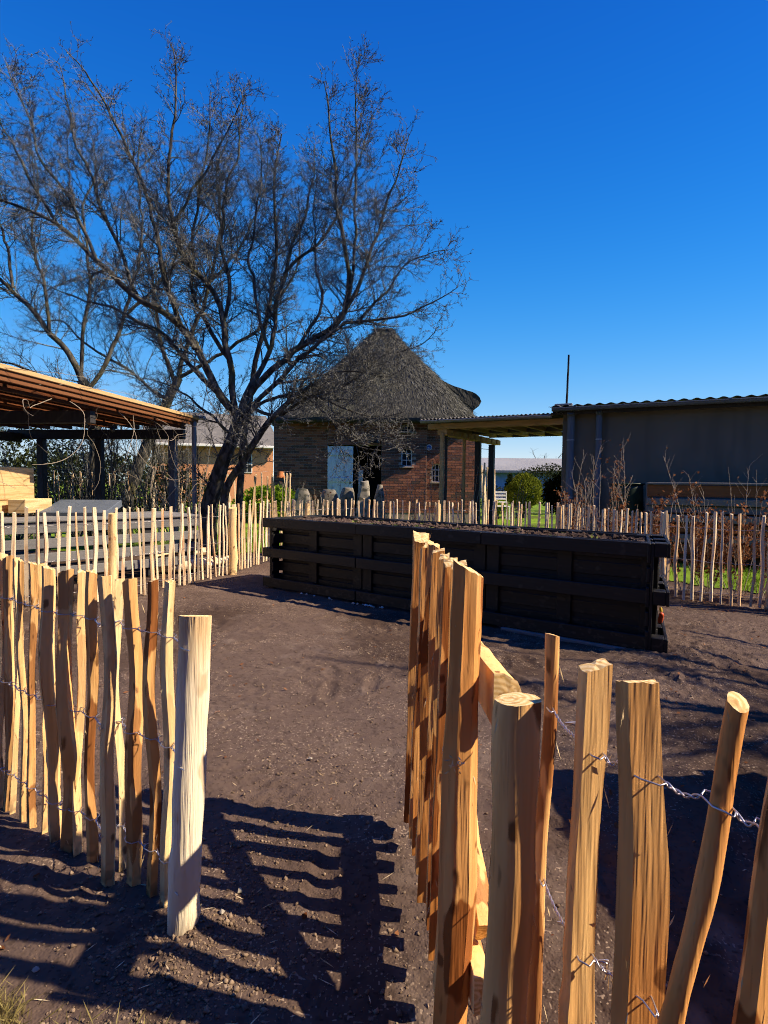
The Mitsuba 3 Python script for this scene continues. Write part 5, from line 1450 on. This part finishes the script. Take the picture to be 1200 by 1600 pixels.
# bare climber hanging from the roof edge
rc = np.random.default_rng(320)
cl = thing('climbing_vine', 'tangle of bare climber stems hanging from the pavilion roof', 'vine')
for k in range(18):
    a = rc.uniform(0.9, LE - 0.1)
    p = pp_(a, rc.uniform(-0.03, 0.3), rc.uniform(1.98, 2.16))
    d = unit(np.array([rc.normal(0.1, 0.3), rc.normal(0.6, 0.7), rc.normal(-0.2, 0.25)]))
    q = [p]
    for j in range(7):
        d = unit(d + rc.normal(0, 0.35, 3) - [0, 0, 0.09 if k % 3 else 0.22])
        q.append(q[-1] + d * rc.uniform(0.10, 0.26))
    q = np.array(q)
    q[:, 2] = np.minimum(q[:, 2], 2.18)
    MB().tube(spline(q, 26), np.linspace(0.0042, 0.002, 26), 4).put(f'{cl}__stem', 'm_pale_twig', smooth=True)
for k in range(12):
    p = np.array([-3.35 + rc.normal(0, 0.15), 8.55 + rc.normal(0, 0.2), 0.6])
    q = [p]
    d = unit(np.array([rc.normal(-0.15, 0.3), rc.normal(-0.1, 0.3), 1]))
    for j in range(7):
        d = unit(d + rc.normal(0, 0.4, 3))
        q.append(q[-1] + d * 0.2)
    MB().tube(spline(np.array(q), 24), np.linspace(0.006, 0.003, 24), 4).put(f'{cl}__stem', 'm_pale_twig', smooth=True)

# plywood box on yellow blocks, blue tarp box
bx = thing('plywood_box', 'big plywood box on yellow wooden feet under the pavilion', 'box')
for z, h_ in ((1.195, 0.22), (1.00, 0.165)):
    MB().box((1.3, 0.7, h_), (-5.02, 6.45, z), rotz(0.0), 0.006).put(f'{bx}__side_panel', 'm_plywood')
for x in (-4.40, -4.58, -4.82, -5.1, -5.4):
    MB().box((0.13, 0.6, 0.14), (x, 6.40, 0.84), rotz(0.0), 0.006, tone=(0.95, 0.4)).put(f'{bx}__foot', 'm_plywood')
MB().box((0.20, 0.5, 0.16), (-4.16, 6.4, 0.85), None, 0.006, tone=(1, 0.7)).put(f'{bx}__drawer', 'm_plywood')
MB().box((0.75, 0.55, 0.09), (-3.72, 6.7, 0.80), rotz(0.1) @ np.array([[1, 0, 0], [0, 0.97, -0.24], [0, 0.24, 0.97]]), 0.01).put('table_board', 'm_bluegrey', label='blue grey board lying tilted on the pallet bench right of the plywood box', cat='board')
bench = thing('pallet_bench', 'long dark grey bench of stacked pallet boards behind the left part of the long fence', 'bench')
A2, B2 = np.array([-5.2, 4.95]), np.array([-2.72, 7.35])
u2 = unit(B2 - A2)
n2 = np.array([u2[1], -u2[0]])
L2 = np.linalg.norm(B2 - A2)
F2 = frame((*u2, 0))
for k, (z, h_) in enumerate(((0.645, 0.115), (0.475, 0.105), (0.32, 0.105), (0.16, 0.105))):
    for s_ in range(2):
        c = A2 + u2 * L2 * (0.25 + 0.5 * s_) + n2 * 0.5
        MB().box((L2 / 2 - 0.01, 0.025, h_), (*c, z), F2, 0.004).put(f'{bench}__front_board', 'm_greywood')
for k in range(5):
    c = A2 + u2 * L2 / 2 + n2 * (0.44 - 0.23 * k)
    MB().box((L2, 0.20, 0.024), (*c, 0.718), F2, 0.004).put(f'{bench}__top_board', 'm_greywood')
for s_ in np.linspace(0.03, 0.97, 7):
    c = A2 + u2 * L2 * s_ + n2 * 0.43
    MB().box((0.1, 0.10, 0.70), (*c, 0.355), F2, 0.004).put(f'{bench}__block', 'm_darkpost')
for k, (x, y, z, l_, an, lab) in enumerate([(-2.62, 6.85, 0.09, 0.7, 0.4, 'pale round log at the front of the small pile beside the bench'), (-2.45, 7.1, 0.08, 0.6, 0.9, 'pale log lying across the right end of the small pile'), (-2.6, 7.0, 0.22, 0.65, 0.6, 'log on the top of the small pile beside the bench'), (-2.25, 7.35, 0.07, 0.55, 1.3, 'short thin log farthest right in the small pile')]):
    dv = np.array([math.cos(an), math.sin(an), 0.05]) * l_ / 2
    mb, cap = stake(np.array([x, y, z]) - dv, np.array([x, y, z]) + dv, 0.15 - 0.02 * k, 0.14 - 0.02 * k, 12, r, rings=10, chop=0.012, tone=(0.8, 0.3))
    kk = mb.put('log', 'm_farwood', smooth=True, label=lab, cat='log')
    cap.put(f'{kk}__cut_end', 'm_endgrain')

# rear fence round the next garden, flower pot on it, ivy hedge behind
f4 = thing('picket_fence', 'older rear picket fence seen dark under the pavilion and pale before the house', 'fence')
long_fence(f4, [(-9.5, 10.6), (-6.0, 10.4), (-3.95, 10.2), (-3.0, 10.2), (-2.35, 10.3), (-1.62, 10.4)], 0.105, 1.30, 43, (1.05, 0.4), lean=0.05)
fp = thing('flower_pot', 'orange clay flower pot upside down on a picket of the rear fence', 'pot')
th = np.linspace(0, 2 * np.pi, 19)[:-1]
pr_ = np.array([(0.075, 0), (0.078, 0.03), (0.066, 0.032), (0.05, 0.125), (0.0, 0.125)])
V = np.stack([np.outer(pr_[:, 0], np.cos(th)), np.outer(pr_[:, 0], np.sin(th)), np.repeat(pr_[:, 1:], 18, 1)], -1).reshape(-1, 3) + [-1.97, 10.35, 1.24]
i, j = np.arange(4)[:, None] * 18 + np.arange(18), np.arange(4)[:, None] * 18 + (np.arange(18) + 1) % 18
MB().add(V, np.stack([i, j, j + 18, i + 18], -1).reshape(-1, 4)).put(f'{fp}__body', 'm_terracotta')
# small brick house
bh = thing('brick_house', 'small orange brick house with a grey roof and red chimney behind the trees', 'house')
HB, RB = np.array([-9.4, 30.2, 0.0]), rotz(0.34)


def hb(x, y, z):
    return HB + RB @ np.array([x, y, z])


MB().box((6.4, 0.3, 3.3), hb(0, 0.15, 1.6), RB, 0.01, tone=(0.8, 0.3)).put(f'{bh}__wall', 'm_orangebrick')
MB().box((0.3, 5.6, 3.3), hb(3.05, 3.1, 1.6), RB, 0.01, tone=(0.7, 0.3)).put(f'{bh}__wall', 'm_orangebrick')
v = np.array([hb(-3.7, -0.5, 3.18), hb(3.6, -0.5, 3.18), hb(3.2, 3.2, 5.3), hb(-3.7, 3.2, 5.3), hb(3.6, 6.6, 3.18), hb(-3.7, 6.6, 3.18)])
MB().add(v, np.array([[0, 1, 2, 3], [3, 2, 4, 5]])).put(f'{bh}__roof', 'm_sheet')
MB().box((7.3, 0.14, 0.14), hb(0, -0.52, 3.14), RB, 0.02).put(f'{bh}__gutter', 'm_white')
k = MB().box((0.55, 0.06, 1.05), hb(1.75, -0.01, 2.2), RB, 0.01).put(f'{bh}__window', 'm_white')
for dz in (-0.25, 0.25):
    for dx in (-0.12, 0.12):
        MB().box((0.20, 0.02, 0.44), hb(1.75 + dx, -0.045, 2.2 + dz), RB, 0.003).put(f'{k}__pane', 'm_glass')
MB().box((0.6, 0.6, 1.2), hb(1.9, 2.9, 5.0), RB, 0.02, tone=(0.5, 0.3)).put(f'{bh}__chimney', 'm_orangebrick')
for c, rad, sq, n_, lab in (((-9.0, 15.5, 0.85), 1.2, (3.6, 0.8, 0.95), 16000, 'long dark hedge behind the rear fence at the left'), ((-3.3, 15.5, 0.5), 0.7, (1.5, 0.8, 0.8), 3500, 'green bush behind the rear fence left of the thatched house'), ((-14.0, 18.0, 1.5), 1.9, (2.6, 1, 1), 12000, 'tall dark evergreen hedge at the far left edge')):
    k = thing('hedge_bush', lab, 'hedge')
    V, F, n = leaf_cloud(c, rad, n_, 0.10, rs, 0.4, squash=sq)
    MB().add(V, F, tones(n, 4, rs)).put(f'{k}__foliage', 'm_hedge' if 'dark' in lab else 'm_grass', kind='stuff')
    MB().tube([(c[0], c[1], 0), (c[0], c[1], c[2])], 0.05).put(f'{k}__trunk', 'm_bark')
# distant bare trees and a far tree line
far = make_tree('far_tree', 'small faint bare tree beyond the roof of the blue hall', [([(17.2, 58, 0), (17.1, 58, 2.5), (17.0, 58, 4.3)], 0.12, 0.04), ([(17.1, 58, 2.5), (16.2, 58, 3.8), (15.6, 58, 5.0)], 0.06, 0.02), ([(17.1, 58, 2.5), (18.2, 58, 3.7), (18.9, 58, 4.7)], 0.06, 0.02)], 9, 1, dens=0.3, b_len=(0.8, 1.6), tw=(0.5, 0.9), spurs=False, rtw=0.012)
